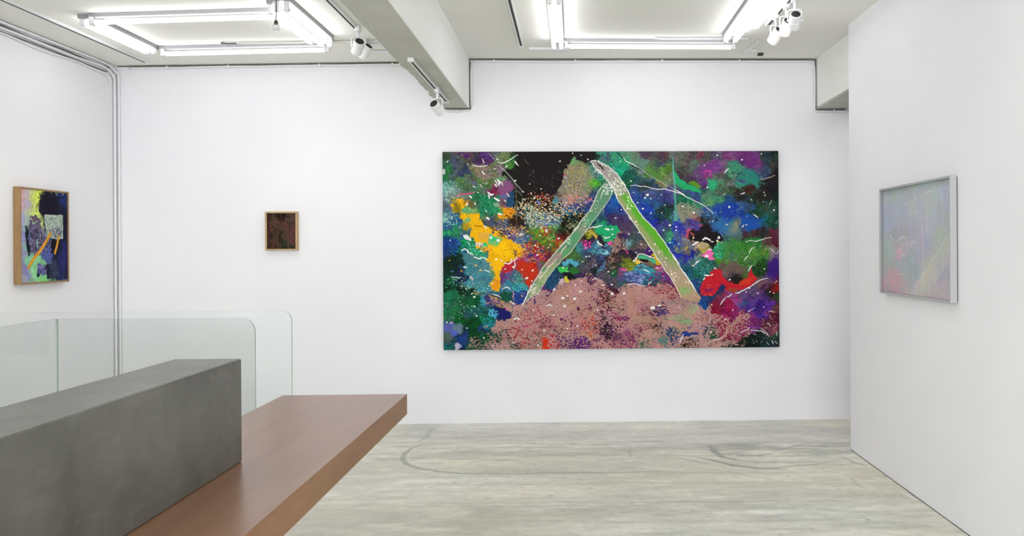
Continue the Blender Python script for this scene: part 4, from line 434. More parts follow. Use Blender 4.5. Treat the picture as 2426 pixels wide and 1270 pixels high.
    # loose white sparks
    for t in '1533,461,3 1527,468,2 1541,470,1.4 1566,461,1.3 1575,486,1.3 1522,494,2.2 1510,480,1.5 1541,505,1.6 1567,504,1.3 1471,496,1.4 1457,516,1.5 1494,428,1.6 1469,381,1.3 1500,455,1.2 1617,489,2 1643,504,2.4 1586,534,2.4 1571,546,1.6 1601,538,1.6 1601,546,1.6 1586,576,1.6 1606,579,1.3 1586,566,1.3 1642,565,1.6 1488,554,1.7 1512,551,1.4 1517,579,1.3 1537,595,1.5 1505,599,1.5 1449,543,2 1449,555,1.8 1442,561,1.4 1387,608,1.8 1394,607,1.6 1378,620,1.4 1332,634,1.7 1439,644,1.7 1409,628,1.2 1375,665,1.4 1360,675,1.8 1373,691,2.4 1342,701,1.8 1331,706,3 1359,708,3 1335,725,2.6 1309,747,2 1260,735,1.6 1286,783,1.8 1341,779,1.4 1413,735,1.5 1365,773,1.8 1271,818,1.8 1447,675,2 1448,697,3 1476,696,2.6 1544,731,4.4 1560,726,2.6 1464,687,1.5 1450,648,1.2 1278,557,1.6 1302,579,1.4 1266,580,1.8 1272,584,1.6 1297,586,1.4 1271,603,2 1260,640,2.2 1246,658,2.6 1258,665,1.5 1249,559,1.3 1278,537,1 1322,564,2 1326,380,1.6 1356,361,1.3 1376,366,1.2 1392,376,1.5 1254,434,1.2 1281,446,1.4 1257,456,1.5 1265,467,2 1220,426,2 1195,636,1.6 1235,638,1.4 1205,557,1.4 1088,536,1.4 1066,567,1.4 1144,799,1.6 1104,776,1.4 1213,811,1.4 1166,818,1.4 1217,755,2.4 1226,755,2 1122,702,2.4 1116,694,1.6 1127,747,1.8 1122,724,1.6 1700,367,1.7 1806,364,1.5 1676,444,1.8 1759,378,1.8 1669,391,1.3 1688,525,1.3 1723,533,1.4 1769,534,1.4 1811,640,1.6 1656,670,1 1728,665,2 1775,685,2 1824,695,1.4 1833,698,1.4 1795,698,1.6 1735,738,1.5 1717,760,1.6 1809,731,1.3 1767,695,1.4 1835,499,2'.split():
        x, y, r = (float(v) for v in t.split(',')); s.line([(x - r * .35, y + .3), (x + r * .35, y - .3)], r * 1.7, 'f0f0ec', taper=0)
    s.line('1292,724 1300,722 1305,724', 3.6, 'dcd8e0', .6, .1); s.line('1333,723 1338,727', 3, 'd8d4dc'); s.line('1422,676 1432,676', 2.4, 'e0dcdc'); s.line('1424,676 1430,676', 2.6, W); s.line('1402,663 1408,659 1412,663', 3.6, 'd8c8cc', 1); s.line('1488,676 1496,672 1504,673 1514,677 1524,678', 3, 'e4ccc4', 1, .2); s.line('1533,676 1540,671', 4, 'e8e8e4', 2); s.line('1307,690 1312,682 1308,686 1314,688', 4.4, 'd8d4dc', 2); s.line('1216,756 1222,753 1227,756', 2.6, 'dce4e0', 1)
    s.line('1598,730 1606,728 1612,736', 3, 'd8a0b0', 1.5); s.dots(1385, 648, 1402, 652, 6, ['d8c050'], (.8, 1.6)); s.line('1600,588 1601,594', 2, 'c0a838'); s.line('1613,586 1614,592', 2, 'b8a038'); s.line('1626,586 1624,593 1628,584', 2.4, 'c8a828'); s.line('1635,553 1645,556', 4, 'c05068', 1.5); s.line('1655,534 1665,535', 3, 'c04868', 1)
    s.dots(1440, 360, 1845, 700, 120, ['d8d8d0', 'b8a8c0', 'c8c060', 'e090a0'], (.3, .7), 1, None, False); s.dots(1640, 400, 1840, 560, 60, ['5a8a70', '8a9a80', '4a6aa0', '2a3038'], (.5, 1.2), 2.4, None, False)
    s.C = np.clip(s.C * (1 + .05 * s.g)[..., None], 0, 1)
    return s
def paint_left(m):
    """m maps a photo point to canvas units (0..100 across, 0..119 down)"""
    s = Canvas(0, 0, 100, 119, 3.0, 3)
    def q(txt): return ' '.join('%.1f,%.1f' % m(*p) for p in P2(txt))
    s.seeds(q2(m, """50,455,d8a8b0 55,480,c8a8b8 56,520,a8a8d0 56,560,9898c8 58,600,9890c0 60,640,9088b8 58,665,a8a8b8 66,455,c0b8b8 68,480,b8b0c8 72,520,a8b8b0 70,660,8a90c8 76,665,88a890 78,455,c8d088 85,460,d8e868 95,460,dcee60 80,480,c8d878 88,500,d0e070 80,505,c0d880 90,480,dcea60 100,520,b8d080 66,560,90c898 62,590,88b8a0 68,620,8ac8a0 78,640,98d8a0 80,655,98e0a0 95,650,90e090 100,660,80d080 92,630,78b080 84,620,8ad098"""), 5, 4)
    s.poly(q('103,453 128,456 158,460 163,500 165,560 165,662 110,663 106,640 110,615 118,600 122,585 122,575 112,566 104,540 104,512 98,506 95,495 93,478 96,470 101,462'), '1f1f33', 3)
    s.blob(*m(150, 468), 16, 14, '2a3a78', 40, .5, .8, .4); s.blob(*m(118, 490), 22, 20, '1a1826', 0, .4, .6); s.blob(*m(145, 640), 16, 26, '28305c', 0, .5, .8, .4); s.blob(*m(152, 610), 10, 22, '2c2f70', 10, .5, .8, .5); s.blob(*m(128, 640), 10, 16, '3a4458', 0, .5, .7, .4)
    s.poly(q('70,530 74,524 90,528 96,540 110,552 124,566 122,600 124,612 118,622 108,622 98,612 96,600 88,606 74,606 66,590 64,570 62,552 68,545'), '5c5670', 3.4); s.blob(*m(66, 568), 4, 18, '1c2430', -8, .4, .4); s.poly(q('72,513 84,508 93,512 95,528 86,524 74,520'), '685868', 3.4)
    s.poly(q('98,584 112,580 122,590 125,606 118,620 106,620 98,612 96,600'), '5560a0', 3); s.blob(*m(88, 545), 14, 8, '6a6078', 0, .8, .6, .5); s.dots(*m(66, 535), *m(120, 600), 120, ['7a7490', '8a86a0', '444058', '6870a0', '3a3648'], (.6, 1.6), 3)
    s.line(q('90,562 88,576 90,588'), 1.6, '88c0a8', 1.5); s.poly(q('88,628 96,624 108,630 110,646 98,654 88,648'), '55548c', 3); s.poly(q('86,642 96,648 94,658 86,652'), '20302c', 2); s.dots(*m(88, 628), *m(110, 652), 40, ['7a78b0', '3a3a68'], (.6, 1.4), 3); s.poly(q('118,568 130,572 132,590 124,590'), '14141c', 2)
    sl = s.poly(q('104.5,507.5 149.5,510 149.5,566 128,566 112,560 108,540'), 'a8b8a8', .6); s.dots(*m(108, 512), *m(148, 562), 110, ['8a9a90', 'c0ccb8', '98a8a8', '7a8880'], (.5, 1.2), 4, None, False); s.dots(*m(116, 538), *m(146, 562), 40, ['5a5a78', '7a7890', '484860'], (.6, 1.3), 3)
    s.line(q('120,552 110,572 94,596 80,614 68,634'), 5, 'd8962e', .4, .1); s.line(q('118,556 94,598 72,630'), 1.2, 'e8b048', .4); s.line(q('140,560 137,574 131,600'), 4.4, 'd89a30', .4, .1)
    s.C = np.clip(s.C * (1 + .06 * s.g)[..., None], 0, 1); return s
def q2(m, txt):
    out = []
    for t in txt.split():
        x, y, c = t.split(','); a, b = m(float(x), float(y)); out.append('%.1f,%.1f,%s' % (a, b, c))
    return ' '.join(out)
def paint_brown():
    s = Canvas(0, 0, 80, 98, 3.0, 5)
    s.seeds('8,8,3a2420 20,10,4a3a30 35,6,241a14 45,12,281c16 60,12,4c382e 72,12,52403a 15,25,4a3a30 25,25,543f36 38,22,3a2a22 50,28,4a342c 62,30,4a3a30 74,28,50302c 8,40,3a2620 20,42,443428 32,45,3e3024 45,42,4c3a30 58,44,503a32 70,45,5a3a34 10,60,3a2a20 25,58,46362a 38,58,28241c 50,58,4c3c30 60,66,543c34 72,60,5c3a36 8,80,3c2820 22,80,5a3e34 30,85,553c32 38,78,2c2c22 50,80,33352a 62,82,3a3a2e 74,80,5a3834 20,94,3c2c1c 45,94,2a2a20 65,92,303226', 4, 5)
    s.blob(38, 6, 22, 8, '201812', 0, .5, .5, .3)
    for t in '44,48 46,60 42,75 41,96|62,28 64,45 66,60|34,50 33,70 32,95|10,55 9,90|70,88 71,96|24,70 23,92|28,72 28,90'.split('|'): s.line(t, 2.2, '22201a', 1, .3, .8)
    s.dots(2, 2, 78, 96, 240, ['5a463c', '644a40', '2a221c', '4a3a2e', '6a4038'], (.5, 1.4), 3, 85, False); s.dots(45, 26, 56, 32, 12, ['7a3a34'], (.6, 1.2), 3, 0); s.C = np.clip(s.C * 1.0, 0, 1); return s
def paint_pastel(m):
    s = Canvas(0, 0, 155, 100, 3.0, 11)
    def q(txt): return ' '.join('%.1f,%.1f' % m(*p) for p in P2(txt))
    s.seeds(q2(m, """2092,458,b4c0c4 2100,480,b0bccc 2095,510,aab6cc 2100,540,b0b8cc 2095,560,b4b8c4 2095,590,a4b4b4 2095,610,a0b4b0 2100,635,a8b4b4 2095,660,b8a4b0 2110,670,c09cac 2130,660,b4a4b8 2145,680,a8b0b8 2150,690,c4c0c0 2120,455,a8c0b4 2150,445,b0b8c0 2180,440,b0b8c4 2210,432,a8c4b8 2240,425,aab0cc 2130,490,b0b8cc 2160,480,c4c8cc 2190,470,c0c8cc 2220,465,c0ccd0 2245,460,b4bcd0 2120,520,b4b8d0 2150,520,b8bcd0 2180,510,b4b8d0 2215,505,b4bcd0 2245,500,a8b4d0 2120,560,a8b0b4 2150,560,b0b0c4 2180,550,b0b0d0 2200,545,c0c4d0 2230,520,b4b8c8 2125,590,b0b0b8 2150,590,b4b0cc 2175,580,b0acc8 2195,570,a8a8c8 2120,625,a4b0b4 2150,620,9cb0b4 2165,640,98a8b4 2130,645,a8b4bc 2150,660,a0b4b0 2225,560,a8bca4 2245,530,acc4a8 2215,590,b4bca4 2200,620,c4c4a8 2185,650,ccc4b0 2170,680,c8bcb4 2200,700,bcb0b4 2245,580,c0bcb0 2245,610,b8acb8 2225,640,a8a8c0 2245,640,a0b0c0 2240,670,b4b0bc 2220,690,c0b0b8 2245,700,c4b4bc"""), 5, 4)
    st = s.noise(2.2, 2, .7, 9); st2 = s.noise(4, 2, .6, 5); s.C = np.clip(s.C * (1 + .045 * st + .03 * st2)[..., None] + np.stack([.04 * s.f1, .02 * s.g, .04 * s.f2], -1), 0, 1)
    s.blob(*m(2130, 600), 8, 7, 'cc9cb0', 0, .6, .6, .4); s.blob(*m(2118, 665), 16, 12, 'c898a4', 0, .6, .8, .5); s.dots(*m(2165, 510), *m(2210, 560), 14, ['dce0d0', 'e0e4e8'], (.5, .9), 2); s.dots(*m(2100, 540), *m(2250, 700), 60, ['d8d8e0', '9cb4a8', 'c8a8b8', '98a0c0'], (.4, .8), 2, 90, False)
    s.C = np.clip((s.C - .7) * .45 + .82, 0, 1); return s
def paint_floor(x0, x1, y0, y1):
    """floor dirt and polish marks, in units of 10 cm; x to the right, y away from the far edge"""
    s = Canvas(x0 * 10, 0, x1 * 10, (y1 - y0) * 10, 8.0, 21)
    def q(txt): return ' '.join('%.2f,%.2f' % ((lambda v: (v[0] * 10, (y1 - v[1]) * 10))(on_z(*p, 0))) for p in P2(txt))
    base = hexc('dedccd'); band = s.noise(4.5, 4, 5, .7); cloud = s.noise(9, 4, 1.6, 1); fine = s.noise(1.2, 3, 2.2, .6); speck = s.noise(.3, 1)
    s.C[:] = base; fine = fine + .5 * s.noise(.5, 2, 1.8, .7); k = .055 * band + .045 * cloud + .048 * fine + .02 * speck
    s.C = s.C * (1 + k)[..., None]; warm = s.noise(7, 3, 3, .8); s.C += warm[..., None] * np.array([.012, .002, -.022])
    def streak(txt, w, col='a2a699', op=.5, wob=.5): s.line(q(txt), w * .7, col, wob, .6, op)
    def patch(px, py, rx, ry, col, op, rough=.8, soft=.9):
        v = on_z(px, py, 0); x, y = v[0] * 10, (y1 - v[1]) * 10; sl = s.box(x - rx * 2, y - ry * 2, x + rx * 2, y + ry * 2); r = np.hypot((s.X[sl] - x) / rx, (s.Y[sl] - y) / ry) + rough * (.5 * s.n1[sl] + .4 * fine[sl]); s.put(sl, np.clip((1 - r) / soft + .3, 0, 1) * op * .8, col)
    for a in ((1000, 1065, 3, 2.2, 'a8aca0', .4), (1150, 1075, 10, 1.6, 'aaada2', .45), (1450, 1070, 12, 1.6, 'a9aca0', .5), (1600, 1062, 9, 1.8, 'aaada0', .4), (1760, 1060, 4, 1.8, '969a90', .6), (1720, 1055, 4, 1.2, '9a9e94', .5), (1920, 1070, 3.2, 1.6, '959a8c', .6), (1850, 1020, 6, 1.8, 'b4b8b0', .45), (1990, 1052, 2.5, 1, '9a9e94', .5), (860, 1120, 6, 4, 'adb0a4', .45), (1380, 1210, 7, 1.8, 'a6a898', .45), (1900, 1200, 9, 3, 'b0b2a2', .45), (2100, 1230, 4, 2.5, 'b0b3a6', .5), (1500, 1215, 12, 1.5, 'b4b4a4', .4), (1650, 1260, 5, .9, '9a9e98', .5), (1920, 1258, 3, .9, 'a0a49c', .5), (1000, 1020, 2, 2.4, 'a5a99e', .5), (1430, 1160, 14, 2, 'd6d4c2', .4), (1300, 1100, 20, 1.3, 'd6d4c2', .5), (1200, 1230, 9, 2, 'd4d2c2', .4), (1750, 1150, 14, 1.8, 'c8c8b8', .4), (1800, 1020, 6, 1, 'cccfc8', .4), (1150, 1240, 5, 2, 'a6a898', .3), (780, 1230, 6, 3, 'b6b9ac', .5)): patch(*a)
    for y, o in ((1049, .3), (1080, .35), (1121, .45), (1147, .25), (1190, .45), (1197, .3), (1234, .3)):
        streak('960,%d 1250,%d 1500,%d 1750,%d 2000,%d' % (y + 1, y + 1, y - 1, y, y - 2), .45, 'a2a495', o * .7, .25)
    for x, w in ((1120, 2), (1250, 2.6), (1560, 2.4), (1350, 1.6), (1700, 2)): streak('%d,1052 %d,1054 %d,1052' % (x, x + 60, x + 120), .35, '8f9387', .3)
    # ring left by a round base and the sweeping arcs on the right
    streak('1030,1012 1015,1022 1008,1034 990,1046', .45, 'a0a497', .5, .2); streak('1000,1052 975,1062 958,1075 953,1088 962,1100 990,1110 1030,1117 1080,1121 1140,1124', .5, '9a9e90', .7, .15); streak('1003,1056 980,1066 966,1078 964,1090 975,1101', .3, 'dcdacc', .7, .15); streak('1120,1122 1250,1124 1400,1123 1550,1118', .4, 'a2a494', .55, .4)
    for t, w, o in (('1590,1083 1640,1092 1690,1102', .3, .4), ('1650,1084 1690,1092 1740,1103 1800,1110 1870,1112', .5, .75), ('1680,1055 1690,1070 1710,1082 1750,1090', .8, .55), ('1700,1076 1760,1078 1800,1078 1830,1074', .5, .5), ('1760,1104 1850,1108 1930,1100 1985,1090', .3, .45), ('1850,1065 1900,1055 1960,1058 2010,1056', .5, .5), ('1740,1088 1800,1095 1880,1096 1940,1090', .3, .4), ('2000,1082 2030,1096 2060,1104', .25, .5), ('1700,1113 1780,1128 1860,1140', .2, .3), ('2020,1130 2040,1150 2060,1160', .2, .3), ('2040,1220 2060,1230 2050,1240', .25, .3)): streak(t, w, '8c9084', o, .25)
    for t in ('2070,1128 2085,1134 2105,1138', '2135,1165 2150,1172 2170,1186', '1560,1075 1572,1074', '1735,1079 1745,1078', '2105,1186 2112,1189', '1995,1066 2015,1064'): streak(t, .35, 'eceae4', .9, .2)
    s.dots((x0 + 1.6) * 10, 0, x1 * 10, (y1 - y0) * 10, 420, ['aaada2', 'e0dfd6', 'a0a296', 'b4b5aa'], (.03, .07), 1.5, 0, False)
    for t in ('1492,1057 1492,1082', '1008,1123 1009,1124', '1195,1041 1230,1042', '1070,1146 1085,1147', '1150,1133 1152,1134'): streak(t, .09, '8a8c80', .6, .05)
    s.C = np.clip(s.C, 0, 1); return s
# ================================================================ room shell
def struct(name, bm, mat): return tag(newobj(name, bm, mat), kind='structure')
T = .2
struct('wall_back', boxbm(XL - T, YB, -.1, XFAR + T, YB + T, HR + .2), M_WALL)
struct('wall_left', boxbm(XL - T, YN - T, -.1, XL, YB, HR + .2), M_WALL)
struct('wall_right', boxbm(XR, YN, 0, XR + .16, YP, HR + .02), M_WALL)
struct('wall_far_right', boxbm(XFAR, YN - T, -.1, XFAR + T, YB, HR + .2), M_WALL)
bm = bmesh.new(); box(bm, XL, YN - T, -.1, -3.2, YN, HR + .2); box(bm, 2.4, YN - T, -.1, XFAR, YN, HR + .2); box(bm, -3.2, YN - T, -.1, 2.4, YN, .3); box(bm, -3.2, YN - T, 2.6, 2.4, YN, HR + .2)
struct('wall_front', bm, M_WALL)
wf = bmesh.new()
for x_ in (-3.2, -1.36, .5, 2.34): box(wf, x_, YN - .14, .3, x_ + .06, YN - .06, 2.6)
for z_ in (.3, 2.54): box(wf, -3.2, YN - .14, z_, 2.4, YN - .06, z_ + .06)
win = tag(newobj('window_added', wf, M_WMET), kind='structure'); o = newobj('pane', boxbm(-3.14, YN - .104, .36, 2.34, YN - .096, 2.54), M_GLASS, win)  # street window added behind the camera to go with the fill light
bm = bmesh.new(); box(bm, -.95, YN, HR, XFAR, YB, HR + .2)
v = [bm.verts.new((x, y, z)) for x in (XL, -.95) for y in (YN, YB) for z in (HL(x), HR + .2)]
for f in ((0, 1, 3, 2), (4, 6, 7, 5), (0, 4, 5, 1), (2, 3, 7, 6), (0, 2, 6, 4), (1, 5, 7, 3)): bm.faces.new([v[i] for i in f])
struct('ceiling', bm, M_CEIL)
# beams: white side faces, grey underside with a chipped left edge
BZ = 2.632
def beam(x0, x1, zb, chip):
    bm = bmesh.new(); n = 160; rng = np.random.default_rng(4); rows = []
    for i in range(n + 1):
        y = YN + (YB - YN) * i / n; j = rng.normal(0, .002); c = 0
        if chip and y > 5.5: c = .013 + .008 * math.sin(y * 23) * math.sin(y * 9.1) + .003 * math.sin(y * 47 + 2 * math.sin(y * 13)) + rng.normal(0, .003)
        rows.append([bm.verts.new(p) for p in ((x0 + c + j * chip, y, HR + .05), (x0 + c + j * chip, y, zb + .012 + c * .4), (x0 + .012 + c * 1.2 + j * chip, y, zb), (x1 - .006, y, zb), (x1, y, zb + .006), (x1, y, HR + .05))])
    for a, b in zip(rows, rows[1:]):
        for k in range(6):
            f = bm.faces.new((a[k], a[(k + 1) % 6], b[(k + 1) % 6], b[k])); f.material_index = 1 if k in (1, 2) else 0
    bm.faces.new(rows[0]); bm.faces.new(rows[-1])
    o = newobj('ceiling_beam', bm, M_BEAM); o.data.materials.append(M_SOFFIT); return tag(o, kind='structure')
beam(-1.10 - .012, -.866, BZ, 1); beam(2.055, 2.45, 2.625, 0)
# floor: worn pale concrete with stains, scuff rings and polish marks
FX0, FX1, FY0 = -2.6, 2.6, 3.0
def mk_floor():
    t = NT('worn_concrete_floor', .42, .45); a = t.n('ShaderNodeAttribute', attribute_name='paint'); n = t.noise(35, 4, (.6, 1.6, 1)); c = t.mix(a.outputs['Color'], (.5, .5, .44, 1), t.ramp(n, [(.55, (0, 0, 0, 1)), (.85, (.3, .3, .3, 1))]))
    t.bump(t.noise(18, 5), .002, .35); return t.base(c)
M_FLOOR = mk_floor()
fcv = paint_floor(FX0, FX1, FY0, YB)
floor = canvas_mesh('floor', fcv, (FX0, YB, 0), (FX1 - FX0, 0, 0), (0, FY0 - YB, 0), M_FLOOR); tag(floor, kind='structure')
bm = bmesh.new(); bm.from_mesh(floor.data); lay = bm.verts.layers.float_color['paint']
def quad(x0, y0, x1, y1, z=0):
    vs = [bm.verts.new(p) for p in ((x0, y0, z), (x1, y0, z), (x1, y1, z), (x0, y1, z))]
    for w_ in vs: w_[lay] = (.70, .68, .58, 1)
    bm.faces.new(vs)
quad(XL - T, YN - T, XFAR + T, FY0); quad(XL - T, FY0, FX0, YB + T); quad(FX1, FY0, XFAR + T, YB + T)
bm.to_mesh(floor.data); bm.free()
struct('wall_gap_line', boxbm(XR - .0025, YN, 0, XR - .0002, YP, .003), M_DARK)  # thin dark strip set in place of the dark gap under the wall

# ================================================================ paintings
big = thing('painting', (0, YB, 0), 'very large unframed canvas with two crossed pale trunks leaning together over pink foliage', 'painting')
bx0, bx1, bz0, bz1, byf = -1.086, 1.716, .619, 2.263, 7.03
o = newobj('stretched_canvas', boxbm(bx0, byf + .0006, bz0, bx1, YB - .012, bz1, bev=.002), M_CANVAS_SIDE, big); o.location = (0, -YB, 0)
o = canvas_mesh('painted_surface', paint_big(), (bx0, byf, bz1), (bx1 - bx0, 0, 0), (0, 0, bz0 - bz1), mk_paint('big_canvas_paint', .6, .96), big); o.location = (0, -YB, 0)
o = newobj('wall_batten', boxbm(bx0 + .2, YB - .0118, bz1 - .2, bx1 - .2, YB - .0005, bz1 - .14), M_FRAME1, big); o.location = (0, -YB, 0)

def frame_bm(w, h, d, t, M):
    """picture frame box w x h, depth d, face width t; local x right, y up, z towards the viewer"""
    bm = bmesh.new()
    for (x0, y0, x1, y1) in ((0, 0, t, h), (w - t, 0, w, h), (t, h - t, w - t, h), (t, 0, w - t, t)): box(bm, x0, y0, 0, x1, y1, d, bev=.0012, seg=1)
    bmesh.ops.transform(bm, matrix=M, verts=bm.verts); return bm
def basis(o, x, y, z): m_ = Matrix((Vector(x), Vector(y), Vector(z))).transposed().to_4x4(); m_.translation = o; return m_
def pic(name, org, xdir, zdir, w, h, d, t, gap, label, fmat, cv, pmat, inset, glaze):
    root = thing(name, org, label, 'painting'); M = basis((0, 0, 0), xdir, (0, 0, 1), zdir)
    newobj('frame', frame_bm(w, h, d - gap, t, Matrix.Translation(Vector(zdir) * gap) @ M), fmat, root)
    bm = boxbm(t * .6, t * .6, 0, w - t * .6, h - t * .6, gap + .006); bmesh.ops.transform(bm, matrix=M, verts=bm.verts); newobj('backing_board', bm, M_BACK, root)
    i = t + .0005; p = M @ Vector((i, h - i, d - inset)); canvas_mesh('painted_panel', cv, p, Vector(xdir) * (w - 2 * i), (0, 0, -(h - 2 * i)), pmat, root)
    if glaze: bm = boxbm(t, t, d - .006, w - t, h - t, d - .004); bmesh.ops.transform(bm, matrix=M, verts=bm.verts); newobj('glazing', bm, M_GLAZE, root)
    return root
# on the left wall
A = on_x(47.9, 443, XL + .05); Bq = on_x(163.5, 457, XL + .05); C_ = on_x(55, 673, XL + .05)
lw = Bq.y - A.y; lt = 1.895; lb = 1.232; lh = lt - lb
def mL(px, py): v = on_x(px, py, XL + .045); return ((v.y - A.y - .012) / (lw - .024) * 100, (lt - .012 - v.z) / (lh - .024) * 119)
pic('painting', (XL, A.y, lb), (0, 1, 0), (1, 0, 0), lw, lh, .05, .012, .003, 'oak-framed abstract with pink, yellow and dark blue fields and orange bars on the left wall', M_FRAME1, paint_left(mL), mk_paint('left_panel_paint'), .006, False)
# small brown one on the back wall
sx0, sz0, sw, sh = -2.548, 1.4535, .2625, .321
pic('painting', (sx0, YB, sz0), (1, 0, 0), (0, -1, 0), sw, sh, .045, .0135, .003, 'small dark brown painting in a pale oak frame, alone on the back wall', M_FRAME2, paint_brown(), mk_paint('brown_panel_paint'), .012, False)
# pastel one on the right wall (seen from the room: left edge is the far one)
A2 = on_x(2083, 451, XR - .04); B2 = on_x(2251, 417, XR - .04); rw = A2.y - B2.y; rz0, rz1 = 1.160, 1.818
def mR(px, py): v = on_x(px, py, XR - .02); return ((A2.y - v.y - .012) / (rw - .024) * 155, (rz1 - .012 - v.z) / (rz1 - rz0 - .024) * 100)
pic('painting', (XR, A2.y, rz0), (0, -1, 0), (-1, 0, 0), rw, rz1 - rz0, .042, .012, .006, 'wide pale pastel picture behind glass in a thin whitish frame on the right wall', M_WHITEF, paint_pastel(mR), mk_paint('pastel_panel_paint'), .022, True)

# ================================================================ desk, concrete parapet, glass rails
DZ = .73; DX0, DX1, DY0, DY1 = -1.457, -.84, .3, 4.25
desk = thing('counter_desk', (-1.15, 2, 0), 'long brown wooden counter top projecting past the grey concrete block', 'desk')
bm = boxbm(DX0, 2.9302, DZ - .1, DX1, DY1, DZ); o = newobj('counter_top', bm, M_DESK, desk); o.location = (1.15, -2, 0)
bm = boxbm(DX0, DY0, DZ - .1, DX1, 2.93, DZ); o2 = newobj('counter_top', bm, M_DESK, desk); o2.location = (1.15, -2, 0)
for q_ in (o, o2):
    q_.data.materials.append(M_EDGE)
    for p in q_.data.polygons:
        if p.normal.z < .5: p.material_index = 1
o = newobj('pedestal', boxbm(-1.42, .5, 0, -1.2, 2.7, DZ - .1), M_CONC, desk); o.location = (1.15, -2, 0)
bx = bmesh.new(); box(bx, -1.368, .45, DZ, -1.1385, 2.92, 1.083, bev=.007, seg=3)
blk = newobj('concrete_block', bx, M_CONC); tag(blk, 'long dark grey concrete block lying lengthwise on the wooden counter top', 'concrete block')

def pane(bm, pts, n, t):
    """extrude an outline (list of 3D points in a plane with normal n) by t"""
    A_ = [bm.verts.new(p) for p in pts]; B_ = [bm.verts.new(Vector(p) + Vector(n) * t) for p in pts]
    bm.faces.new(A_); bm.faces.new(B_[::-1]); k = len(A_)
    for i in range(k): f = bm.faces.new((A_[i], A_[(i + 1) % k], B_[(i + 1) % k], B_[i])); f.material_index = 1
def cross_pane(x0, x1, y, z0, z1, r):
    pts = [(x0, y, z0), (x1, y, z0)] + [(x1 - r + r * math.cos(a), y, z1 - r + r * math.sin(a)) for a in (math.pi / 2 * i / 10 for i in range(11))] + [(x0, y, z1)]
    bm = bmesh.new(); pane(bm, pts, (0, 1, 0), .012); return bm
def gobj(name, bm, par, loc): o = newobj(name, bm, M_GLASS, par); o.data.materials.append(M_GEDGE); o.location = -Vector(loc); return o
g1 = thing('glass_balustrade', (-2.7, 4.99, 0), 'clear glass balustrade nearer the back wall, its corner rounded', 'glass railing'); GX = on_y(691, 850, 4.99).x
gobj('glass_panel', cross_pane(XL + .01, GX, 4.99, .0, 1.1, .06), g1, (-2.7, 4.99, 0))
g2 = thing('glass_balustrade', (-2.2, 4.49, 0), 'clear glass balustrade just behind the concrete block, turning a corner on its left', 'glass railing'); GX2 = on_y(604, 850, 4.49).x; GL = on_y(129, 840, 4.49).x
gobj('glass_panel', cross_pane(GL + .014, GX2, 4.49, .0, 1.1, .075), g2, (-2.2, 4.49, 0))
bm = bmesh.new(); pane(bm, [(GL, .4, 0), (GL, 4.5, 0), (GL, 4.5, 1.1), (GL, .4, 1.1)], (.012, 0, 0), 1.0); gobj('glass_panel', bm, g2, (-2.2, 4.49, 0))
for par, x0, x1, y in ((g1, XL + .01, GX - .02, 4.975), (g2, GL, GX2 - .02, 4.475)):
    o = newobj('base_channel', boxbm(x0, y, 0, x1, y + .042, .05, bev=.002), M_STEEL, par); o.location = -par.location

# ================================================================ fluorescent lights
def fixture(a, b, n, label, sp=.055, cap=True, bw=None, shift=0, end_black=False):
    """batten fixed to the ceiling from a to b (tube centre line) with n tubes"""
    a, b = Vector(a), Vector(b); c = (a + b) / 2; d = (b - a); L = d.length; d.normalize(); ang = math.atan2(d.y, d.x); cz = min(ceil_z(a.x), ceil_z(b.x)); slope = (ceil_z(b.x) - ceil_z(a.x)) / L if (a.x < -1) else 0
    root = thing('fluorescent_light', (c.x, c.y, ceil_z(c.x)), label, 'ceiling light', 'bare fluorescent tube lights on the ceiling', (0, -math.asin(slope), ang))
    h = L / 2; w = bw or (.04 + sp * (n - 1))
    bm = bmesh.new(); box(bm, -h - .03, -w / 2 + shift, -.028, h + .03, w / 2 + shift, 0, bev=.004); newobj('batten', bm, M_BATTEN, root)
    zt = c.z - ceil_z(c.x)
    for i in range(n):
        y = (i - (n - 1) / 2) * sp
        bm = bmesh.new(); cyl(bm, (-h + .02, y, zt), (h - .02, y, zt), .0155, seg=20); t_ = newobj('tube', bm, M_TUBE, root, smooth=False)
        for s_ in (-1, 1):
            bm = bmesh.new(); cyl(bm, (s_ * (h - .02), y, zt), (s_ * h, y, zt), .016, seg=20); newobj('end_cap', bm, M_WMET, t_)
            bm = bmesh.new(); box(bm, s_ * h - .004 if s_ > 0 else -h - .016, y - .014, zt - .016, s_ * h + .016 if s_ > 0 else -h + .004, y + .014, -.026, bev=.003); newobj('lampholder', bm, M_WMET, root)
    return root
ZT = HR - .062
def P(px, py, z=ZT): return on_z(px, py, z)
def Lz(x): return ceil_z(x) - .062
def seg_l(p, q): return P(*p, Lz(-2.5)), P(*q, Lz(-2.5))
fixture(*seg_l((387, 125), (775, 121)), 1, 'single tube light across the left ceiling bay, nearest the back wall', bw=.045, shift=.02)
fixture(*seg_l((218, 50), (660, 43)), 1, 'single tube light across the left ceiling bay, nearest the camera', bw=.045, shift=.02)
a, b = seg_l((212, 55), (371, 124)); fixture((-3.16, a.y, a.z), (-3.16, b.y, b.z), 2, 'twin tube light beside the left wall, joining two cross lights', sp=.06)
a, b = seg_l((684, 23), (790, 107)); fixture((-1.79, a.y - .02, a.z), (-1.79, b.y, b.z), 2, 'twin tube light closest to the ceiling beam in the left bay', sp=.06)
a, b = seg_l((671, 28), (763, 100)); fixture((-1.88, a.y, a.z), (-1.88, b.y, b.z), 1, 'short single tube light hugging the left side of the twin one near the beam')
a, b = P(1306, 0), P(1322, 113); fixture((-.115, b.y - 1.2, ZT), (-.115, b.y, ZT), 2, 'twin tube light on the left side of the right ceiling bay', sp=.056)
a, b = P(1344, 110), P(1737, 112); fixture(a, b, 1, 'single tube light across the right ceiling bay near the back wall', bw=.045, shift=.02)
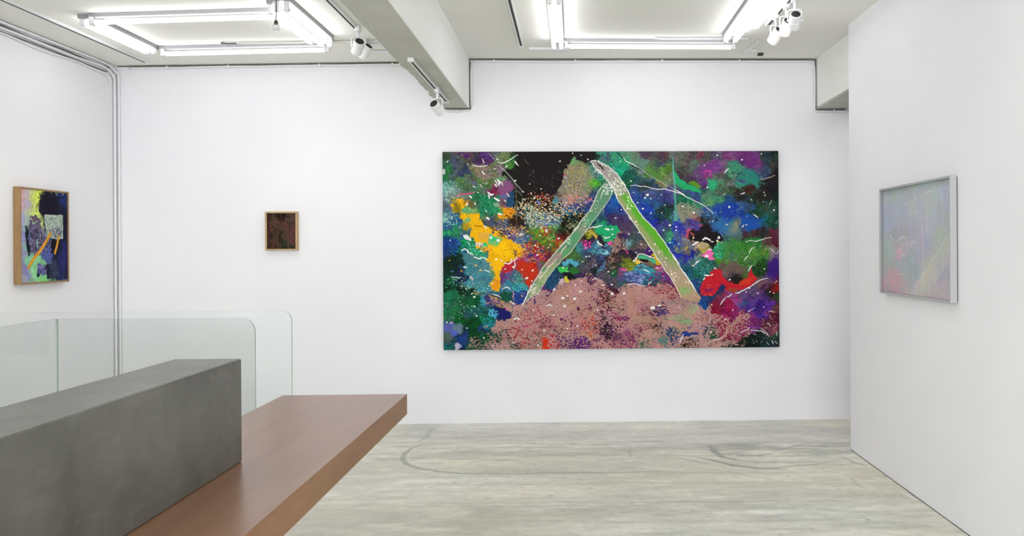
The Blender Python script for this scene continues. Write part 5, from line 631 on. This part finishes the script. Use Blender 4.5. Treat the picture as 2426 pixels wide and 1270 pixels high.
b = P(1741, 97); fixture((1.165, b.y - 1.2, ZT), (1.165, b.y, ZT), 2, 'long twin tube light on the right side of the right bay', sp=.07)
b = P(1796, 65); fixture((1.275, b.y - 1.2, ZT), (1.275, b.y, ZT), 1, 'single tube light between the twin tubes and the spotlight track')
# further tube lights added out of view to brighten the room
for (x, y) in ((-2.4, 4.2), (-2.4, 3.3), (-2.4, 2.3), (-2.4, 1.2), (-2.4, -1.0), (.6, 3.7), (.6, 2.9), (.6, 2.1), (.6, 1.2), (.6, 0.2), (.6, -1.2), (2.95, 6.4), (2.95, 5.8), (2.95, 5.2), (2.95, 4.6)):
    fixture((x - .6, y, Lz(x) if x < -1 else ZT), (x + .6, y, Lz(x) if x < -1 else ZT), 2, 'added twin tube light on the ceiling outside the view', sp=.06)

# ================================================================ tracks, spotlights, bulb
def track(x, y0, y1, z, label, w=.034, h=.02):
    root = thing('light_track', (x, (y0 + y1) / 2, z), label, 'light track'); l = (y1 - y0) / 2
    bm = bmesh.new(); box(bm, -w / 2, -l, -h, -w / 2 + .009, l, 0); box(bm, w / 2 - .009, -l, -h, w / 2, l, 0); box(bm, -w / 2 + .009, -l, -.004, w / 2 - .009, l, 0); newobj('channel', bm, M_WMET, root)
    newobj('slot', boxbm(-w / 2 + .009, -l + .02, -h + .0005, w / 2 - .009, l - .02, -.004), M_DARK, root)
    for s_ in (-1, 1): newobj('end_piece', boxbm(-w / 2 - .003, s_ * l - .014, -h - .004, w / 2 + .003, s_ * l + .014, 0, bev=.003), M_WMET, root)
    return root
track(-3.44, 2.6, 6.9, HL(-3.44), 'narrow white lighting track along the ceiling beside the left wall')
track(-.40, 2.4, 6.57, HR, 'narrow white lighting track on the ceiling just right of the beam')
track(-.995, 5.22, 6.68, BZ, 'short white lighting track under the concrete beam')
v_ = on_z(846, 66, HL(-1.54)); track(v_.x, 3.4, v_.y, HL(v_.x), 'white lighting track on the left bay ceiling, partly hidden behind the beam')
track(1.385, 3.6, 5.95, HR, 'white lighting track holding the three spotlights on the right')
def spot(base, target, label, group=None, drop=.13, pw=20.0, s=1.0):
    base, target = Vector(base), Vector(target); root = thing('track_spotlight', base, label, 'spotlight', group)
    c = Vector((0, 0, -drop)); d = (target - (base + c)).normalized(); q = d.to_track_quat('Z', 'Y').to_matrix().to_4x4(); side = Vector((d.y, -d.x, 0)).normalized(); Mx = Matrix.Translation(c) @ q
    newobj('adapter', boxbm(-.016, -.035, -.045, .016, .035, 0, bev=.004), M_WMET, root)
    bm = bmesh.new(); cyl(bm, (0, 0, -.04), (0, 0, min(-.05, c.z + .064)), .009)
    sweep(bm, smooth_path([c - side * .043 * s, c - side * .044 * s + Vector((0, 0, .045)), c + Vector((0, 0, .066)) - side * .034 * s, c + Vector((0, 0, .07)), c + Vector((0, 0, .066)) + side * .034 * s, c + side * .044 * s + Vector((0, 0, .045)), c + side * .043 * s], 5), .0045); newobj('yoke', bm, M_WMET, root, smooth=True)
    bm = bmesh.new(); L = .052 * s; lathe(bm, [(.030 * s, -L), (.0345 * s, -L), (.0365 * s, -L + .004), (.0365 * s, .0), (.038 * s, .004), (.0375 * s, L), (.034 * s, L), (.033 * s, L * .5), (.0325 * s, -L * .85), (.030 * s, -L)], Mx, 28); body = newobj('lamp_housing', bm, M_WMET, root, smooth=False)
    bm = bmesh.new(); r = lathe(bm, [(.0300 * s, -L + .001), (.026 * s, -L - .004), (.012 * s, -L - .006), (.0001, -L - .006)], Mx, 24); newobj('rear_vent', bm, M_BLACK, root)
    bm = bmesh.new(); lathe(bm, [(.0325 * s, L * .3), (.018 * s, -L * .1), (.0001, -L * .1)], Mx, 24); newobj('reflector', bm, M_STEEL, root)
    bm = bmesh.new(); lathe(bm, [(.0001, L * .32), (.024 * s, L * .32)], Mx, 24); newobj('lens', bm, M_LENS, root)
    for s_ in (-1, 1): bm = bmesh.new(); cyl(bm, c + side * s_ * .036 * s, c + side * s_ * .049 * s, .007, seg=12); newobj('pivot_knob', bm, M_WMET, root)
    ld = bpy.data.lights.new('halogen_lamp', 'SPOT'); ld.energy = pw * 0.28; ld.color = (1.0, .86, .68); ld.spot_size = math.radians(48); ld.spot_blend = 1.0; ld.shadow_soft_size = .028
    lo = bpy.data.objects.new('halogen_lamp', ld); COL.objects.link(lo); lo.parent = root; lo.location = c + d * L * .6 * s; lo.rotation_euler = d.to_track_quat('-Z', 'Y').to_euler()
    return root
G = 'spotlights on the right track'
def spot_at(px, py, x, ztop, drop, *a, **k):
    """spotlight whose lamp centre is seen at px, py while it hangs under x"""
    v = on_x(px, py, x) if x else None; return spot((x, v.y, ztop), *a, drop=ztop - v.z, **k)
spot_at(848, 111, -1.50, HL(-1.50), 0, (-2.15, YB, 1.95), 'left-hand white spotlight of the pair beside the beam, aimed at the small brown painting', pw=6)
spot_at(865, 122, -1.545, HL(-1.545), 0, (-2.9, YB, 1.3), 'right-hand white spotlight of the pair beside the beam, half behind its neighbour', pw=7)
spot_at(1036, 256, -.985, BZ, 0, (-.55, YB, 1.9), 'lone white spotlight hanging from the track under the concrete beam', pw=4)
spot_at(1838, 85, 1.375, HR, 0, (.75, YB, 1.75), 'lowest of the three white spotlights on the right track, farthest along it', G, pw=8)
spot_at(1863, 64, 1.385, HR, 0, (1.25, YB, 1.7), 'middle one of the three white spotlights on the right track', G, pw=6)
spot_at(1883, 49, 1.395, HR, 0, (1.6, YB, 1.6), 'uppermost of the three white spotlights on the right track, nearest the camera', G, pw=6)
spot((-2.3, 3.4, HL(-2.3)), (XL, 6.3, 1.0), 'added white spotlight on the ceiling outside the view, aimed at the left wall painting', pw=75)  # lamp added out of view to brighten the lower left wall
spot((-.40, 3.2, HR), (.3, YB, 1.2), 'added white spotlight on the middle track outside the view, aimed at the large canvas', pw=22)  # also added out of view, for more brightness
# hanging bulb
bl = on_y(654, 62, 5.1); root = thing('hanging_bulb', (bl.x, bl.y, HL(bl.x)), 'small clear bulb dangling on a thin cord in front of the left lights', 'hanging lamp'); dz = bl.z - HL(bl.x)
bm = bmesh.new(); sweep(bm, [(0, 0, 0), (.002, 0, dz * .5), (0, 0, dz + .04)], .0032, 6); newobj('cord', bm, M_DARK, root)
bm = bmesh.new(); lathe(bm, [(.0001, .036), (.006, .036), (.012, .022), (.013, .012), (.0001, .012)], Matrix.Translation((0, 0, dz)), 16); newobj('socket', bm, M_DARK, root)
bm = bmesh.new(); lathe(bm, [(.0001, -.032), (.012, -.030), (.023, -.018), (.026, -.003), (.020, .010), (.010, .018)], Matrix.Translation((0, 0, dz)), 20); newobj('bulb', bm, M_BULB, root, smooth=True)

# ================================================================ conduits and cables
def pipe(pts, r, label, name='cable_conduit', cat='conduit', mat=None, clips=(), n=6, group=None):
    bm = bmesh.new(); sweep(bm, smooth_path(pts, n), r, 10); o = newobj(name, bm, mat or M_PVC, smooth=True); tag(o, label, cat, group)
    for c, ax in clips:
        b_ = bmesh.new(); e = r + .004; h = [e, e, e]; h['xyz'.index(ax)] = .008; box(b_, c[0] - h[0], c[1] - h[1], c[2] - h[2], c[0] + h[0], c[1] + h[1], c[2] + h[2], bev=.002); newobj('clip', b_, M_WMET, o)
    return o
rg = np.random.default_rng(9); y = YB - .0132
# white conduits under the ceiling line of the back wall with a dark strand above them as the corner's shadow line
def wav(x0, x1, z, n, amp, yy): return [(x0 + (x1 - x0) * i / n, yy, (HL(x0 + (x1 - x0) * i / n) if x1 < -1 else HR) - z + rg.normal(0, amp)) for i in range(n + 1)]
pipe(wav(XL + .12, -1.13, .022, 12, .0015, y), .0085, 'white conduit under the ceiling along the back wall, left bay', clips=[((x, y, HL(x) - .022), 'x') for x in (-3.35, -2.85, -2.1, -1.5)])
pipe(wav(XL + .02, -1.12, .006, 16, .0012, YB - .006), .0055, 'dark strand for the shadow line in the ceiling corner of the back wall, left bay', 'cable', 'cable', M_CABLE_SHADE)
pipe([(-.848, y, BZ + .02), (-.848, y, HR - .09), (-.825, y, HR - .035), (-.76, y, HR - .022)] + wav(-.5, 1.9, .024, 10, .002, y) + [(2.0, y, HR - .03), (2.034, y, HR - .07), (2.036, y, 2.66), (2.04, y, 2.605), (2.1, y, 2.6), (2.34, y, 2.6)], .0085, 'white conduit stepping around both beams on the back wall, right bay', clips=[((x, y, HR - .023), 'x') for x in (-.66, .02, .75, 1.4)] + [((2.2, y, 2.6), 'x')])
pipe([(-.858, YB - .006, BZ - .01), (-.860, YB - .006, HR - .03), (-.84, YB - .006, HR - .006)] + wav(-.7, 1.95, .006, 14, .0012, YB - .006) + [(2.04, YB - .006, HR - .01), (2.046, YB - .006, HR - .04), (2.047, YB - .006, 2.635), (2.06, YB - .006, 2.617), (2.3, YB - .006, 2.617)], .0055, 'dark strand for the shadow line along the ceiling corner and beam edges of the right bay', 'cable', 'cable', M_CABLE_SHADE, n=4)  # corner shadow line continued as a thin dark strand
pipe([(-1.09, YB - .006, BZ - .004), (-.98, YB - .006, BZ - .006), (-.865, YB - .006, BZ - .005)], .005, 'short dark strand for the shadow line under the end of the middle beam', 'cable', 'cable', M_CABLE_SHADE)
pipe([(-1.06, y, BZ - .024), (-.95, y, BZ - .026), (-.868, y, BZ - .018)], .0075, 'short white conduit below the end of the middle beam', clips=[((-.96, y, BZ - .025), 'x')])
# three conduits from the left wall's top that drop down in the corner
xl = XL + .0145
def lw_pts(z0, amp, k):
    return [(XL + .0145 + k * .002, yy, HL(XL) - z0 + rg.normal(0, amp)) for yy in np.linspace(1.5, YB - .22, 15)]
pipe(lw_pts(.014, .003, 0) + [(xl, YB - .09, HL(XL) - .03), (XL + .02, YB - .03, HL(XL) - .06), (XL + .034, YB - .012, HL(XL) - .13), (XL + .034, YB - .012, 2.2), (XL + .034, YB - .012, .9), (XL + .034, YB - .012, .02)], .0095, 'uppermost painted conduit of the left wall, dropping down the back wall corner', mat=M_PVC2)
pipe(lw_pts(.056, .005, 0) + [(xl, YB - .10, HL(XL) - .07), (xl, YB - .05, HL(XL) - .11), (xl, YB - .04, HL(XL) - .18), (xl, YB - .04, 1.6), (xl, YB - .04, .02)], .0095, 'middle painted conduit of the left wall, dropping down its far corner', mat=M_PVC2)
pipe([(p[0], p[1], p[2]) for p in lw_pts(.098, .005, 0)] + [(xl, YB - .16, HL(XL) - .105), (xl, YB - .105, HL(XL) - .14), (xl, YB - .10, HL(XL) - .17)], .006, 'thin lowest cable along the top of the left wall', 'cable', 'cable', M_PVC2)
pipe([(XL + .006, yy, HL(XL) - .036 + rg.normal(0, .002)) for yy in np.linspace(1.5, YB - .1, 18)], .0055, 'dark strand for the shadow line behind the painted conduits of the left wall', 'cable', 'cable', M_CABLE_SHADE)  # dark strands here stand in for the shadow lines between the conduits
pipe([(XL + .006, yy, HL(XL) - .078 + rg.normal(0, .003)) for yy in np.linspace(1.5, YB - .14, 18)], .0045, 'thin dark strand for the shadow between the two lower conduits of the left wall', 'cable', 'cable', M_CABLE_SHADE)
# ceiling boxes and rails
def cv_(px, py, x=None, z=None): return on_z(px, py, z)
z = HL(-2) ; a = on_z(545, 97, z); b = on_z(740, 95, z)
pipe([(a.x + .06, a.y, HL(a.x) - .009), ((a.x + b.x) / 2, a.y, HL(-2.2) - .01), (b.x, a.y, HL(b.x) - .009), (-1.2, a.y, HL(-1.2) - .009)], .008, 'white conduit across the left ceiling bay with a broken dark end', mat=M_OLD)
pipe([(a.x - .07, a.y + .01, HL(a.x) - .006), (a.x - .01, a.y - .01, HL(a.x) - .012), (a.x + .05, a.y, HL(a.x) - .008)], .006, 'loose dark cable end sticking out of the broken ceiling conduit', 'cable', 'cable', M_CABLE_SHADE)
def rail(x0, x1, y0, w, label, h=.02, zz=None): return tag(newobj('cable_trunking', boxbm(x0, y0, (zz or HR) - h, x1, y0 + w, (zz or HR), bev=.002), M_PVC2), label, 'cable trunking')
c = on_z(800, 121, HL(-1.6)); rail(-1.72, -1.115, c.y - .03, .05, 'flat white trunking between the left cross light and the beam', zz=HL(-1.72))
c = on_z(820, 100, HL(-1.6)); rail(-1.70, -1.115, c.y - .02, .03, 'narrow white trunking behind the twin light by the beam', zz=HL(-1.70))
c = on_z(1280, 115, HR); rail(-.345, -.03, c.y - .045, .055, 'short flat white trunking left of the right bay cross light')
c = on_z(1600, 88, HR); pipe([(.62, c.y, HR - .008), (.75, c.y + .01, HR - .009), (1.1, c.y + .005, HR - .009), (1.33, c.y, HR - .009)], .008, 'white conduit across the right ceiling bay between the tube lights', mat=M_PVC2)
c = on_z(1840, 95, HR); d_ = on_z(1815, 124, HR); pipe([(1.42, c.y, HR - .008), (1.41, (c.y + d_.y) / 2, HR - .009), (1.38, d_.y - .05, HR - .009), (1.37, d_.y, HR - .009)], .009, 'white conduit running from the right track towards the back wall')
c = on_z(1801, 127, HR); tag(newobj('junction_box', boxbm(c.x - .02, c.y - .03, HR - .016, c.x + .022, c.y + .02, HR, bev=.003), M_DARK), 'tiny dark square box on the ceiling right of the cross light', 'junction box')
c = on_z(1777, 118, HR); tag(newobj('junction_box', boxbm(c.x - .045, c.y - .02, HR - .018, c.x + .05, c.y + .02, HR, bev=.003), M_PVC2), 'pale flat junction box at the right end of the cross light', 'junction box')
